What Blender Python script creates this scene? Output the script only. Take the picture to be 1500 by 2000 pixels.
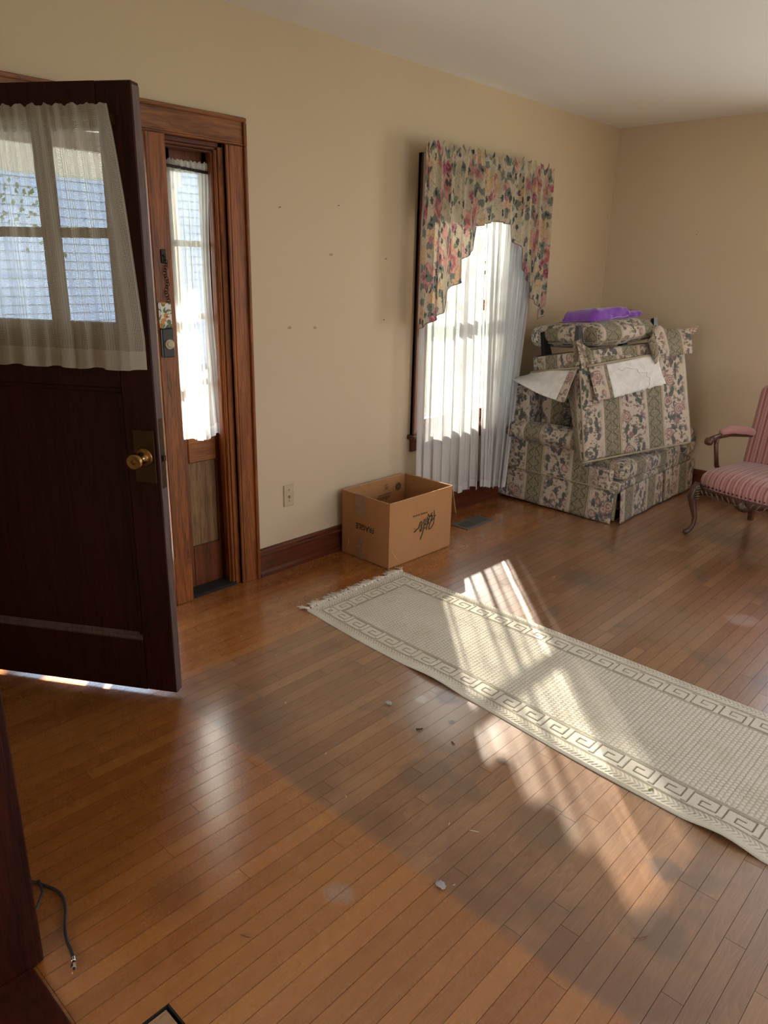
import bpy, math, random
import numpy as np
from mathutils import Matrix, Vector, noise
random.seed(7); rng = np.random.default_rng(7)
for o in list(bpy.data.objects): bpy.data.objects.remove(o)
S = bpy.context.scene
COL = S.collection
PI = math.pi
# ------------------------------------------------------------ camera (26 mm equivalent, portrait)
yaw, pitch, roll = 0.7443, 0.3177, 0.0231
cy_, sy_, cp_, sp_ = math.cos(yaw), math.sin(yaw), math.cos(pitch), math.sin(pitch)
Fw = Vector((-sy_*cp_, cy_*cp_, -sp_)); Rt = Vector((cy_, sy_, 0)); Up = Rt.cross(Fw)
r_ = Rt*math.cos(roll) + Up*math.sin(roll); u_ = -Rt*math.sin(roll) + Up*math.cos(roll)
cam = bpy.data.cameras.new('camera'); camo = bpy.data.objects.new('camera', cam); COL.objects.link(camo)
camo.matrix_world = Matrix(((r_.x, u_.x, -Fw.x, 2.896), (r_.y, u_.y, -Fw.y, 0), (r_.z, u_.z, -Fw.z, 1.544), (0, 0, 0, 1)))
cam.sensor_fit = 'VERTICAL'; cam.sensor_height = 36; cam.lens = 26.0; cam.clip_start = .02
S.camera = camo
# ------------------------------------------------------------ exposure, sky, sun, windows' daylight
vs = S.view_settings; vs.view_transform = 'Standard'; vs.look = 'None'; vs.gamma = 1; vs.use_curve_mapping = False
vs.exposure = -0.10
W = bpy.data.worlds.new('sky'); S.world = W; W.use_nodes = True
wn = W.node_tree; bgn = wn.nodes['Background']
tc = wn.nodes.new('ShaderNodeTexCoord'); sx = wn.nodes.new('ShaderNodeSeparateXYZ'); wr = wn.nodes.new('ShaderNodeValToRGB')
wn.links.new(tc.outputs['Generated'], sx.inputs[0]); wn.links.new(sx.outputs[2], wr.inputs[0]); wn.links.new(wr.outputs[0], bgn.inputs[0])
wr.color_ramp.elements[0].color = (.86, .92, 1, 1); wr.color_ramp.elements[0].position = .05
wr.color_ramp.elements[1].color = (.45, .62, 1, 1); wr.color_ramp.elements[1].position = .9
bgn.inputs[1].default_value = 4.6
sl = bpy.data.lights.new('sun', 'SUN'); sl.energy = 48; sl.angle = math.radians(.9); sl.color = (1, .93, .82)
slo = bpy.data.objects.new('sun', sl); COL.objects.link(slo)
slo.rotation_euler = Vector((2.29, -2.24, -1.83)).to_track_quat('-Z', 'Y').to_euler(); slo.location = (-6, 9, 7)
def area(name, loc, d, sx_, sy2, e, col=(1, 1, 1)):
    l = bpy.data.lights.new(name, 'AREA'); l.shape = 'RECTANGLE'; l.size = sx_; l.size_y = sy2; l.energy = e; l.color = col
    o = bpy.data.objects.new(name, l); COL.objects.link(o); o.location = loc
    o.rotation_euler = Vector(d).to_track_quat('-Z', 'Y').to_euler()
area('daylight_back_window', (2.45, 5.80, 1.40), (0, -1, .05), 1.2, 1.5, 34, (.85, .92, 1))
area('daylight_right_window', (4.55, 2.6, 1.45), (-1, 0, .75), 1.9, 1.5, 25, (.95, .97, 1))
area('daylight_rear_window', (2.3, -2.65, 1.5), (0, 1, .55), 2.2, 1.5, 58, (1, .95, .87))
# ------------------------------------------------------------ node helpers
class E_:
    def __init__(s, m, v): s.m, s.v = m, v
    def _b(s, op, o=None, o2=None):
        n = s.m.nodes.new('ShaderNodeMath'); n.operation = op
        for i, q in enumerate((s, o, o2)):
            if q is None: continue
            if isinstance(q, E_): s.m.links.new(q.v, n.inputs[i])
            else: n.inputs[i].default_value = q
        return E_(s.m, n.outputs[0])
    def __add__(s, o): return s._b('ADD', o)
    def __sub__(s, o): return s._b('SUBTRACT', o)
    def __mul__(s, o): return s._b('MULTIPLY', o)
    def __truediv__(s, o): return s._b('DIVIDE', o)
    def lt(s, o): return s._b('LESS_THAN', o)
    def gt(s, o): return s._b('GREATER_THAN', o)
    def mod(s, o): return s._b('FLOORED_MODULO', o)
    def fract(s): return s._b('FRACT')
    def abs(s): return s._b('ABSOLUTE')
    def sin(s): return s._b('SINE')
    def max(s, o): return s._b('MAXIMUM', o)
    def min(s, o): return s._b('MINIMUM', o)
    def inv(s): return s*(-1)+1
    def step(s, a, b):     # smooth ramp 0..1 from a to b
        n = s.m.nodes.new('ShaderNodeMapRange'); n.interpolation_type = 'SMOOTHSTEP'
        s.m.links.new(s.v, n.inputs[0]); n.inputs[1].default_value = a; n.inputs[2].default_value = b
        return E_(s.m, n.outputs[0])
class Mt:
    def __init__(s, name, rough=.6, spec=.5):
        s.mat = bpy.data.materials.new(name); s.mat.use_nodes = True; s.t = s.mat.node_tree
        s.p = s.t.nodes['Principled BSDF']; s.out = s.t.nodes['Material Output']
        s.p.inputs['Roughness'].default_value = rough; s.p.inputs['Specular IOR Level'].default_value = spec
    def n(s, ty): return s.t.nodes.new(ty)
    def l(s, a, b): s.t.links.new(a.v if isinstance(a, E_) else a, b)
    def coord(s, kind='Object'):
        if kind == 'World': return s.n('ShaderNodeNewGeometry').outputs['Position']
        return s.n('ShaderNodeTexCoord').outputs[kind]
    def xyz(s, vec):
        q = s.n('ShaderNodeSeparateXYZ'); s.l(vec, q.inputs[0]); return [E_(s.t, q.outputs[i]) for i in range(3)]
    def comb(s, x, y, z=0):
        q = s.n('ShaderNodeCombineXYZ')
        for i, v in enumerate((x, y, z)):
            if isinstance(v, E_): s.l(v, q.inputs[i])
            else: q.inputs[i].default_value = v
        return q.outputs[0]
    def map(s, vec, scale=(1, 1, 1), loc=(0, 0, 0), rot=(0, 0, 0)):
        q = s.n('ShaderNodeMapping'); s.l(vec, q.inputs[0]); q.inputs['Scale'].default_value = scale
        q.inputs['Location'].default_value = loc; q.inputs['Rotation'].default_value = rot; return q.outputs[0]
    def noise(s, vec, scale, detail=3, rough=.55, dist=0):
        q = s.n('ShaderNodeTexNoise'); s.l(vec, q.inputs['Vector']); q.inputs['Scale'].default_value = scale
        q.inputs['Detail'].default_value = detail; q.inputs['Roughness'].default_value = rough; q.inputs['Distortion'].default_value = dist
        return E_(s.t, q.outputs[0])
    def voro(s, vec, scale, feat='F1', rnd=1):
        q = s.n('ShaderNodeTexVoronoi'); s.l(vec, q.inputs['Vector']); q.inputs['Scale'].default_value = scale; q.feature = feat
        q.inputs['Randomness'].default_value = rnd
        return E_(s.t, q.outputs['Distance']), (q.outputs['Color'] if feat != 'DISTANCE_TO_EDGE' else None)
    def mix(s, f, a, b):
        q = s.n('ShaderNodeMix'); q.data_type = 'RGBA'
        if isinstance(f, E_): s.l(f, q.inputs[0])
        else: q.inputs[0].default_value = f
        for i, v in ((6, a), (7, b)):
            if isinstance(v, tuple): q.inputs[i].default_value = (*v[:3], 1)
            else: s.l(v, q.inputs[i])
        return q.outputs[2]
    def base(s, c):
        if isinstance(c, tuple): s.p.inputs['Base Color'].default_value = (*c[:3], 1)
        else: s.l(c, s.p.inputs['Base Color'])
        return s
    def bump(s, h, strength=.3, dist=.01):
        b = s.n('ShaderNodeBump'); s.l(h, b.inputs['Height']); b.inputs['Strength'].default_value = strength
        b.inputs['Distance'].default_value = dist; s.l(b.outputs[0], s.p.inputs['Normal']); return s
def flat(name, c, rough=.6, metal=0, spec=.5, nz=.08, scale=40):
    m = Mt(name, rough, spec); m.p.inputs['Metallic'].default_value = metal
    f = m.noise(m.coord(), scale, 3)
    m.base(m.mix(f, tuple(x*(1-nz*1.5) for x in c), tuple(min(1, x*(1+nz)) for x in c)))
    return m.mat
def wood(name, dark, light, ax=2, rough=.35, fine=.5, coat=0.0):
    m = Mt(name, rough)
    v = m.coord('World')
    sc = [1, 1, 1]; sc[ax] = .07
    v1 = m.map(v, tuple(sc))
    g = m.noise(v1, 26, 4, .6, 1.2); h = m.noise(v1, 150, 3, .7); k = m.noise(v, 1.6, 2)
    w = (g*(9.0)).fract()
    f = (g.step(.3, .7)*.55 + h.step(.35, .65)*fine*.6 + w*.30 + k*.30 - .22)
    c = m.mix(f, dark, light); m.base(c)
    m.p.inputs['Coat Weight'].default_value = coat; m.p.inputs['Coat Roughness'].default_value = .15
    m.bump(h, .12, .002)
    return m.mat
M = {}
# painted wall
def wallmat(name, c):
    m = Mt(name, .75, .25); v = m.coord('World')
    a = m.noise(v, 1.1, 3); b = m.noise(v, 90, 2)
    c1 = m.mix(a, tuple(x*.93 for x in c), c)
    m.base(c1); m.bump(b, .12, .002); return m.mat
M['wall'] = wallmat('wall_paint_beige', (.60, .475, .325))
M['ceil'] = wallmat('ceiling_paint_white', (.86, .835, .80))
M['oak'] = wood('oak_trim_vertical', (.07, .017, .0035), (.37, .108, .020), 2, .34)
M['oak_h'] = wood('oak_trim_horizontal', (.085, .024, .006), (.33, .115, .03), 1, .34)
M['oakdark'] = wood('dark_red_trim_horizontal', (.035, .008, .004), (.15, .035, .013), 1, .3)
M['oakdark_v'] = wood('dark_red_trim_vertical', (.05, .013, .006), (.2, .055, .018), 2, .3)
M['oakpale'] = wood('worn_oak_panel', (.10, .045, .015), (.30, .165, .065), 2, .55, .8)
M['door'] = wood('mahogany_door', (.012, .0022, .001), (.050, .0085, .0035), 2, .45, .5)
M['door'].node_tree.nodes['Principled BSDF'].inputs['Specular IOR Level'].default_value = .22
M['dooredge'] = wood('worn_edge_lit_moulding', (.045, .022, .017), (.13, .08, .066), 2, .6, .8)  # worn free edge; also the moulding with its ledge light painted in
M['darkgap'] = flat('dark_recess', (.012, .009, .007), .9)
M['brass'] = flat('aged_brass', (.30, .17, .06), .28, 1, nz=.3, scale=25)
M['brassdull'] = flat('dull_brass_plate', (.085, .048, .022), .42, .8, nz=.3, scale=14)
M['steel'] = flat('bright_steel', (.75, .74, .72), .22, 1)
M['darkmetal'] = flat('dark_bronze', (.03, .024, .02), .4, .7)
M['black'] = flat('black_plastic', (.012, .012, .013), .4)
M['rubber'] = flat('black_cable_jacket', (.02, .021, .026), .38)
M['ivory'] = flat('ivory_plastic', (.50, .40, .25), .35)
M['white'] = flat('white_paint', (.78, .77, .74), .45)
M['greymetal'] = flat('grey_vent_metal', (.17, .15, .13), .5, .5)
M['blackwood'] = flat('black_leg_wood', (.012, .010, .011), .35)
M['card'] = None
# cardboard
m = Mt('cardboard', .8, .2); v = m.coord('World'); a = m.noise(v, 5, 3); b = m.noise(m.map(v, (1, 1, .04)), 300, 2)
m.base(m.mix(a*.6 + b*.4, (.33, .155, .062), (.47, .24, .10))); m.bump(b, .08, .001); M['card'] = m.mat
m = Mt('cardboard_edge', .8, .2); m.base((.62, .40, .22)); M['cardedge'] = m.mat
M['ink'] = flat('dark_green_ink', (.022, .028, .014), .7)
M['tape'] = flat('aged_packing_tape', (.33, .20, .12), .3, nz=.3, scale=60)
# glass
def thinglass(name, tint=(.97, .985, .98)):
    m = Mt(name); t = m.n('ShaderNodeBsdfTransparent'); t.inputs[0].default_value = (*tint, 1)
    g = m.n('ShaderNodeBsdfGlossy'); g.inputs['Roughness'].default_value = .02
    lw = m.n('ShaderNodeLayerWeight'); lw.inputs[0].default_value = .5; fr = E_(m.t, lw.outputs['Facing'])._b('POWER', 5)*.85 + .04
    x = m.n('ShaderNodeMixShader'); m.l(fr, x.inputs[0]); m.l(t.outputs[0], x.inputs[1]); m.l(g.outputs[0], x.inputs[2])
    m.l(x.outputs[0], m.out.inputs[0]); return m.mat
M['glass'] = thinglass('window_glass')
# sheer cloth
def sheer(name, col, trans_dense, trans_open, period, openw, grid, hem=None, translucent=.6):
    m = Mt(name, .9, .1); uv = m.coord('UV'); u, w, _ = m.xyz(uv)
    a = (u/period).fract(); op = a.lt(openw)
    gx = (u/grid).fract().gt(.42); gy = (w/grid).fract().gt(.42)
    hole = gx*gy
    fine = m.noise(m.map(uv, (1, 1, 1)), 900, 1)
    line = ((u/(period/7)).fract()).lt(.22)
    tr = op*(hole*trans_open + .06) + op.inv()*(line.inv()*trans_dense*.6 + trans_dense*.4)
    if hem is not None: tr = tr*(w.gt(hem)*.65+.35)
    d = m.n('ShaderNodeBsdfDiffuse'); d.inputs[0].default_value = (*col, 1)
    tl = m.n('ShaderNodeBsdfTranslucent'); tl.inputs[0].default_value = (*col, 1)
    x1 = m.n('ShaderNodeMixShader'); x1.inputs[0].default_value = translucent; m.l(d.outputs[0], x1.inputs[1]); m.l(tl.outputs[0], x1.inputs[2])
    tp = m.n('ShaderNodeBsdfTransparent'); x2 = m.n('ShaderNodeMixShader'); m.l(tr, x2.inputs[0]); m.l(x1.outputs[0], x2.inputs[1]); m.l(tp.outputs[0], x2.inputs[2])
    m.l(x2.outputs[0], m.out.inputs[0]); return m.mat
M['sheer'] = sheer('sheer_white_voile', (.66, .65, .62), .27, .50, .075, .22, .006, .05, .17)
M['lace'] = sheer('cream_open_weave', (.72, .66, .56), .34, .85, .052, .42, .0042, .06, .45)
M['lace2'] = sheer('white_open_weave', (.88, .86, .82), .42, .65, .052, .42, .0042, .05, .8)
# floral valance print
def floral():
    m = Mt('floral_valance_print', .85, .15); uv = m.coord('UV')
    nz = m.noise(uv, 60, 2); u, w, _ = m.xyz(uv)
    vv = m.comb(u + (nz-.5)*.035, w + (m.noise(uv, 55, 2)-.5)*.035)
    c = (.50, .42, .31)
    d0, _c = m.voro(m.map(vv, loc=(3, 1, 0)), 4.6); c = m.mix(d0.step(.38, .34), c, (.56, .38, .23))
    d1, _c = m.voro(m.map(vv, (1, .8, 1)), 6.2); ring = (d1*26).sin()*.5+.5
    rose = m.mix(ring, (.36, .12, .12), (.58, .33, .28)); c = m.mix(d1.step(.40, .36), c, rose)
    d2, _c = m.voro(m.map(vv, (1.0, 1.5, 1), (5, 2, 0), (0, 0, .7)), 10.5); c = m.mix(d2.step(.40, .36), c, m.mix(d2.step(.1, .2), (.04, .05, .045), (.19, .20, .17)))
    d3, _c = m.voro(m.map(vv, (1.7, 1.0, 1), (9, 7, 0), (0, 0, -.5)), 14); c = m.mix(d3.step(.30, .26), c, (.085, .09, .085))
    d4, _c = m.voro(m.map(vv, loc=(1, 9, 0)), 8.5); r4 = (d4*40).sin()*.5+.5; c = m.mix(d4.step(.26, .22), c, m.mix(r4, (.24, .05, .09), (.45, .2, .22)))
    e5 = m.voro(vv, 24, 'DISTANCE_TO_EDGE')[0]; c = m.mix(e5.lt(.018)*.45, c, (.06, .06, .05)); c = m.mix(m.voro(vv, 55, 'DISTANCE_TO_EDGE')[0].lt(.02)*.3, c, (.09, .08, .07))
    d = m.n('ShaderNodeBsdfDiffuse'); tl = m.n('ShaderNodeBsdfTranslucent'); m.l(c, d.inputs[0]); m.l(c, tl.inputs[0])
    x = m.n('ShaderNodeMixShader'); x.inputs[0].default_value = .22; m.l(d.outputs[0], x.inputs[1]); m.l(tl.outputs[0], x.inputs[2]); m.l(x.outputs[0], m.out.inputs[0])
    return m.mat
M['floral'] = floral()
# striped floral upholstery (u across the stripes, v along them, metres)
def upholstery():
    m = Mt('striped_floral_tapestry', .92, .1); uv = m.coord('UV'); u, w, _ = m.xyz(uv)
    P = .355; a = (u/P).fract()*P
    dark = a.lt(.118)
    ac = (a-.059).abs()
    border = ((ac-.062).abs()).lt(.0028).max(((ac-.072).abs()).lt(.0014))
    # scroll band
    s1 = (w*(2*PI/.13)).sin()*.030; s2 = (w*(2*PI/.065)).sin()*.009
    scr = ((ac - s1.abs() - .008 - s2).abs()).lt(.0042)
    e = m.voro(uv, 62, 'DISTANCE_TO_EDGE')[0].lt(.09)
    tiny = m.voro(uv, 150)[0].lt(.3)
    dk = m.mix(scr.max(e*.6), (.255, .215, .145), (.10, .08, .048)); dk = m.mix(tiny*.5, dk, (.34, .30, .22))
    # bouquet band
    nz = m.noise(uv, 50, 2); nz2 = m.noise(uv, 47, 2)
    vv = m.comb(u + (nz-.5)*.02, w + (nz2-.5)*.02)
    mid = ((a-.236).abs()).step(.112, .07)
    cl = m.noise(m.map(uv, (3, 1, 1)), 4.5, 1).step(.36, .50)
    cr = (.46, .375, .285)
    d2, _c = m.voro(m.map(vv, (1.6, 1, 1), rot=(0, 0, .5)), 21); leaf = d2.step(.52, .47)*mid
    c = m.mix(leaf*(m.noise(uv, 13, 1).step(.40, .47)), cr, (.085, .10, .08))
    d3, _c = m.voro(m.map(vv, (1, 1.7, 1), (4, 4, 0), (0, 0, -.4)), 27); c = m.mix((d3.step(.44, .38))*mid*.8*m.noise(m.map(uv, loc=(3, 3, 0)), 12, 1).step(.38, .46), c, (.14, .10, .095))
    d1, _c = m.voro(m.map(vv, loc=(2, 6, 0)), 9); rz = (d1*46 + nz*6).sin()*.5+.5
    c = m.mix(d1.step(.36, .32)*mid, c, m.mix(rz, (.22, .13, .11), (.46, .33, .26)))
    d5, _c = m.voro(m.map(vv, loc=(7, 1, 0)), 44); c = m.mix(d5.lt(.22)*mid*.8, c, (.20, .10, .11))
    col = m.mix(dark, c, dk); col = m.mix(border, col, (.15, .105, .03))
    m.base(col); m.bump(m.noise(uv, 700, 1), .25, .001)
    m.p.inputs['Sheen Weight'].default_value = .15
    return m.mat
M['uphol'] = upholstery()
m = Mt('white_skirt_lining', .85, .15); v = m.coord('World'); a = m.noise(v, 22, 3, .5, .5); m.base(m.mix(a.step(.3, .7), (.60, .565, .51), (.69, .66, .61))); m.bump(a, .3, .006); M['lining'] = m.mat
M['welt'] = flat('beige_welt_cord', (.33, .26, .16), .8)
m = Mt('pink_striped_velvet', .75, .2); uv = m.coord('UV'); u, w, _ = m.xyz(uv)
a = (u*300).sin()*.5+.5; b = (u*163+1).sin()*.5+.5; n1 = m.noise(m.map(uv, (1, .05, 1)), 160, 2)
m.base(m.mix(a*.5+b*.4+n1*.4-.1, (.17, .055, .05), (.50, .25, .22))); m.p.inputs['Sheen Weight'].default_value = .35; M['pink'] = m.mat
M['carved'] = wood('carved_walnut', (.022, .008, .004), (.12, .042, .018), 2, .33)
M['carvedgrey'] = wood('dusty_carved_walnut', (.05, .032, .022), (.17, .11, .075), 2, .5)
m = Mt('purple_fleece', .95, .1); v = m.coord('World'); m.base(m.mix(m.noise(v, 30, 3), (.13, .035, .27), (.25, .075, .44))); m.p.inputs['Sheen Weight'].default_value = .5; M['purple'] = m.mat
M['purpleedge'] = flat('lilac_stitching', (.45, .32, .55), .9)
# floor planks
def plankmat():
    m = Mt('strip_floor_oak', .3, .5); p = m.coord('World'); x, y, z = m.xyz(p)
    oi = m.n('ShaderNodeObjectInfo'); rnd = E_(m.t, oi.outputs['Random'])
    pv = m.comb(x, y*.06 + rnd*31, rnd*17)
    g = m.noise(pv, 60, 4, .62, 1.0); h = m.noise(pv, 330, 3, .7)
    cath = (m.noise(m.comb(x, y*.12+rnd*9, rnd*5), 22, 1, .4)*11).fract()
    f = g*.5 + h*.35 + cath*.18 + rnd*.42 - .28
    fresh = m.mix(f, (.22, .062, .010), (.44, .175, .038))
    worn = m.mix(f, (.15, .057, .020), (.35, .180, .080))
    wob = m.noise(p, 5, 2)*.05 - .025; wob2 = m.noise(p, 1.6, 3)
    inx = (x + wob).step(.56, .66); iny = (y + wob).step(1.225, 1.275)
    zone = inx*iny
    zone = zone*(wob2.step(.2, .5)*.4+.6)
    c = m.mix(zone, fresh, worn)
    # reddish dark band just inside the old rug line, and along the plank row
    band = (y+wob).step(1.225, 1.275)*(y+wob).step(1.55, 1.32)*inx
    c = m.mix(band*(m.noise(p, 4, 2).step(.35, .6))*.55, c, (.115, .035, .014))
    # large grey stains
    st = m.noise(p, 3.2, 3, .6, .4).step(.53, .68)*zone
    c = m.mix(st*.55, c, (.11, .072, .045))
    def blob(cx, cy, r, soft=.5, wv=.04):
        nn = m.noise(p, 14, 3)-.5
        q = m.n('ShaderNodeVectorMath'); q.operation = 'DISTANCE'; m.l(m.comb(x+nn*wv*2, y+nn*wv, 0), q.inputs[0]); q.inputs[1].default_value = (cx, cy, 0)
        return E_(m.t, q.outputs['Value']).step(r, r*soft)
    for cx, cy, r, col, k in ((1.47, 1.93, .26, (.36, .27, .19), .55), (1.42, 1.98, .07, (.10, .062, .038), .75), (1.36, 1.90, .035, (.46, .38, .29), .7), (1.53, 1.86, .02, (.05, .03, .02), .8),
                              (1.66, 1.58, .12, (.11, .07, .042), .6), (1.80, 1.81, .028, (.08, .045, .03), .6), (1.8, 1.05, .045, (.32, .22, .17), .55),
                              (2.45, 1.52, .10, (.085, .055, .036), .6), (2.38, 1.73, .06, (.08, .06, .05), .6), (2.05, 1.65, .13, (.12, .08, .045), .5), (2.0, 3.5, .09, (.42, .32, .25), .5),
                              (1.75, 3.2, .25, (.25, .16, .10), .4), (1.35, 4.2, .08, (.40, .22, .09), .5), (1.25, 3.4, .2, (.11, .062, .035), .5), (1.5, .75, .1, (.13, .05, .02), .4)):
        c = m.mix(blob(cx, cy, r, .45)*k, c, col)
    m.base(c)
    sc = m.noise(m.map(p, (1, 1, 1)), 7, 3); sc2 = m.noise(p, 120, 2)
    rough = zone*.10 + sc*.12 + sc2*.08 + .15 + h*.04
    m.p.inputs['Coat Weight'].default_value = 1; m.p.inputs['Coat Roughness'].default_value = .18; m.p.inputs['Coat IOR'].default_value = 1.85
    m.l(rough, m.p.inputs['Roughness'])
    m.bump(m.noise(m.comb(x, y*.25, rnd*3), 120, 2)*.6 + h*.4, .16, .0016)
    return m.mat
M['plank'] = plankmat()
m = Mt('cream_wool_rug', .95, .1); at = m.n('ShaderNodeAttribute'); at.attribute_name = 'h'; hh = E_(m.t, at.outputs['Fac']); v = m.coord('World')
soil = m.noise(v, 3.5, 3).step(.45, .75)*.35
m.base(m.mix(soil, m.mix(hh, (.20, .165, .105), (.66, .60, .485)), (.42, .34, .22))); m.bump(m.noise(v, 420, 2), .35, .002); M['rug'] = m.mat  # grooves and low weave coloured darker: their shade is put into the colour
M['fringe'] = flat('rug_fringe_yarn', (.72, .66, .55), .95)
M['siding'] = flat('blue_grey_siding', (.58, .66, .84), .6); M['roofing'] = flat('grey_shingles', (.12, .12, .13), .8)
M['lawn'] = flat('lawn_grass', (.09, .13, .055), .9, nz=.3, scale=3); M['concrete'] = flat('pale_concrete', (.50, .49, .46), .85, nz=.15, scale=3)
M['bark'] = flat('tree_bark', (.08, .05, .03), .9); M['leaf'] = flat('green_leaves', (.09, .16, .04), .6)
M['porchwhite'] = flat('cool_white_porch_paint', (.66, .72, .82), .5)
M['ply'] = wood('pale_plywood', (.20, .10, .05), (.42, .25, .14), 1, .7)
# ------------------------------------------------------------ mesh helpers
def link(o, parent=None):
    COL.objects.link(o)
    if parent is not None: o.parent = parent
    return o
def empty(name, loc=(0, 0, 0), rot=(0, 0, 0)):
    o = bpy.data.objects.new(name, None); o.location = loc; o.rotation_euler = rot; o.empty_display_size = .1; COL.objects.link(o); return o
def tag(o, label=None, cat=None, group=None, kind=None):
    for k, v in (('label', label), ('category', cat), ('group', group), ('kind', kind)):
        if v: o[k] = v
    return o
class B:
    def __init__(s): s.v = []; s.f = []; s.uv = []
    def add(s, vs_, fs, uvs=None):
        o = len(s.v); s.v += [tuple(q) for q in vs_]
        for i, f in enumerate(fs):
            s.f.append(tuple(o+k for k in f)); s.uv.append(uvs[i] if uvs else None)
        return s
    def box(s, x0, x1, y0, y1, z0, z1, bev=0):
        x0, x1 = min(x0, x1), max(x0, x1); y0, y1 = min(y0, y1), max(y0, y1); z0, z1 = min(z0, z1), max(z0, z1)
        if bev <= 0:
            v = [(x, y, z) for x in (x0, x1) for y in (y0, y1) for z in (z0, z1)]
            f = [(0, 1, 3, 2), (4, 6, 7, 5), (0, 4, 5, 1), (2, 3, 7, 6), (0, 2, 6, 4), (1, 5, 7, 3)]
            return s.add(v, f)
        b = min(bev, (x1-x0)*.49, (y1-y0)*.49, (z1-z0)*.49); v = []; idx = {}
        X = (x0, x1); Y = (y0, y1); Z = (z0, z1)
        for i in (0, 1):
            for j in (0, 1):
                for k in (0, 1):
                    si, sj, sk = 1-2*i, 1-2*j, 1-2*k
                    for a, q in (('x', (X[i], Y[j]+sj*b, Z[k]+sk*b)), ('y', (X[i]+si*b, Y[j], Z[k]+sk*b)), ('z', (X[i]+si*b, Y[j]+sj*b, Z[k]))):
                        idx[(i, j, k, a)] = len(v); v.append(q)
        g = lambda i, j, k, a: idx[(i, j, k, a)]
        f = []
        for i in (0, 1): f.append((g(i, 0, 0, 'x'), g(i, 0, 1, 'x'), g(i, 1, 1, 'x'), g(i, 1, 0, 'x'))[::1 if i == 0 else -1])
        for j in (0, 1): f.append((g(0, j, 0, 'y'), g(1, j, 0, 'y'), g(1, j, 1, 'y'), g(0, j, 1, 'y'))[::1 if j == 0 else -1])
        for k in (0, 1): f.append((g(0, 0, k, 'z'), g(0, 1, k, 'z'), g(1, 1, k, 'z'), g(1, 0, k, 'z'))[::1 if k == 0 else -1])
        for j in (0, 1):
            for k in (0, 1): f.append((g(0, j, k, 'y'), g(1, j, k, 'y'), g(1, j, k, 'z'), g(0, j, k, 'z')))
        for i in (0, 1):
            for k in (0, 1): f.append((g(i, 0, k, 'x'), g(i, 1, k, 'x'), g(i, 1, k, 'z'), g(i, 0, k, 'z')))
            for j in (0, 1): f.append((g(i, j, 0, 'x'), g(i, j, 1, 'x'), g(i, j, 1, 'y'), g(i, j, 0, 'y')))
        for i in (0, 1):
            for j in (0, 1):
                for k in (0, 1): f.append((g(i, j, k, 'x'), g(i, j, k, 'y'), g(i, j, k, 'z')))
        return s.add(v, f)
    def grid(s, fn, nu, nv, uvf=None, closeu=False):
        v = [fn(i/nu, j/nv) for j in range(nv+1) for i in range(nu+1)]
        f = []; uv = []
        for j in range(nv):
            for i in range(nu):
                q = [(i, j), (i+1, j), (i+1, j+1), (i, j+1)]
                f.append(tuple(b_*(nu+1)+a for a, b_ in q))
                uv.append([uvf(a/nu, b_/nv) for a, b_ in q] if uvf else None)
        return s.add(v, f, uv)
    def tube(s, pts, rad, n=10, caps=True):
        pts = [Vector(p) for p in pts]; rad = rad if hasattr(rad, '__len__') else [rad]*len(pts)
        rings = []; prev = None
        for i, p in enumerate(pts):
            t = (pts[min(i+1, len(pts)-1)]-pts[max(i-1, 0)]).normalized()
            a = prev if prev else (Vector((0, 0, 1)) if abs(t.z) < .9 else Vector((1, 0, 0)))
            a = (a - t*a.dot(t)).normalized(); b_ = t.cross(a); prev = a
            rings.append([p + (a*math.cos(2*PI*k/n)+b_*math.sin(2*PI*k/n))*rad[i] for k in range(n)])
        v = [q for r in rings for q in r]; f = []
        for i in range(len(pts)-1):
            for k in range(n): f.append((i*n+k, i*n+(k+1) % n, (i+1)*n+(k+1) % n, (i+1)*n+k))
        if caps: f += [tuple(range(n-1, -1, -1)), tuple((len(pts)-1)*n+k for k in range(n))]
        return s.add(v, f)
    def lathe(s, o, axis, prof, n=28):   # prof: (dist along axis, radius)
        o = Vector(o); ax = Vector(axis).normalized(); a = ax.orthogonal().normalized(); b_ = ax.cross(a)
        v = []; f = []
        for d, r in prof:
            for k in range(n): v.append(o+ax*d+(a*math.cos(2*PI*k/n)+b_*math.sin(2*PI*k/n))*r)
        for i in range(len(prof)-1):
            for k in range(n): f.append((i*n+k, i*n+(k+1) % n, (i+1)*n+(k+1) % n, (i+1)*n+k))
        f += [tuple(range(n-1, -1, -1)), tuple((len(prof)-1)*n+k for k in range(n))]
        return s.add(v, f)
    def prof(s, pts, axis, a0, a1):      # extrude closed 2D profile along axis
        n = len(pts); v = []
        for a in (a0, a1):
            for p, q in pts:
                v.append({'x': (a, p, q), 'y': (p, a, q), 'z': (p, q, a)}[axis])
        f = [(i, (i+1) % n, n+(i+1) % n, n+i) for i in range(n)] + [tuple(range(n-1, -1, -1)), tuple(range(n, 2*n))]
        return s.add(v, f)
    def make(s, name, mat, parent=None, smooth=False, label=None, uvscale=None, solid=0, fixn=True):
        me = bpy.data.meshes.new(name); me.from_pydata(s.v, [], s.f); me.validate()
        me.materials.append(M[mat] if isinstance(mat, str) else mat)
        if any(u is not None for u in s.uv) or uvscale:
            ul = me.uv_layers.new(name='UVMap')
            if len(me.polygons) == len(s.f):
                for p, u in zip(me.polygons, s.uv):
                    n_ = p.normal; ax = max(range(3), key=lambda q: abs(n_[q]))
                    for k, li in enumerate(p.loop_indices):
                        if u: ul.data[li].uv = u[k]
                        else:
                            c = me.vertices[me.loops[li].vertex_index].co
                            ul.data[li].uv = ((c.y, c.z), (c.x, c.z), (c.y, c.x))[ax] if ax != 2 else (c.y, c.x)
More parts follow.
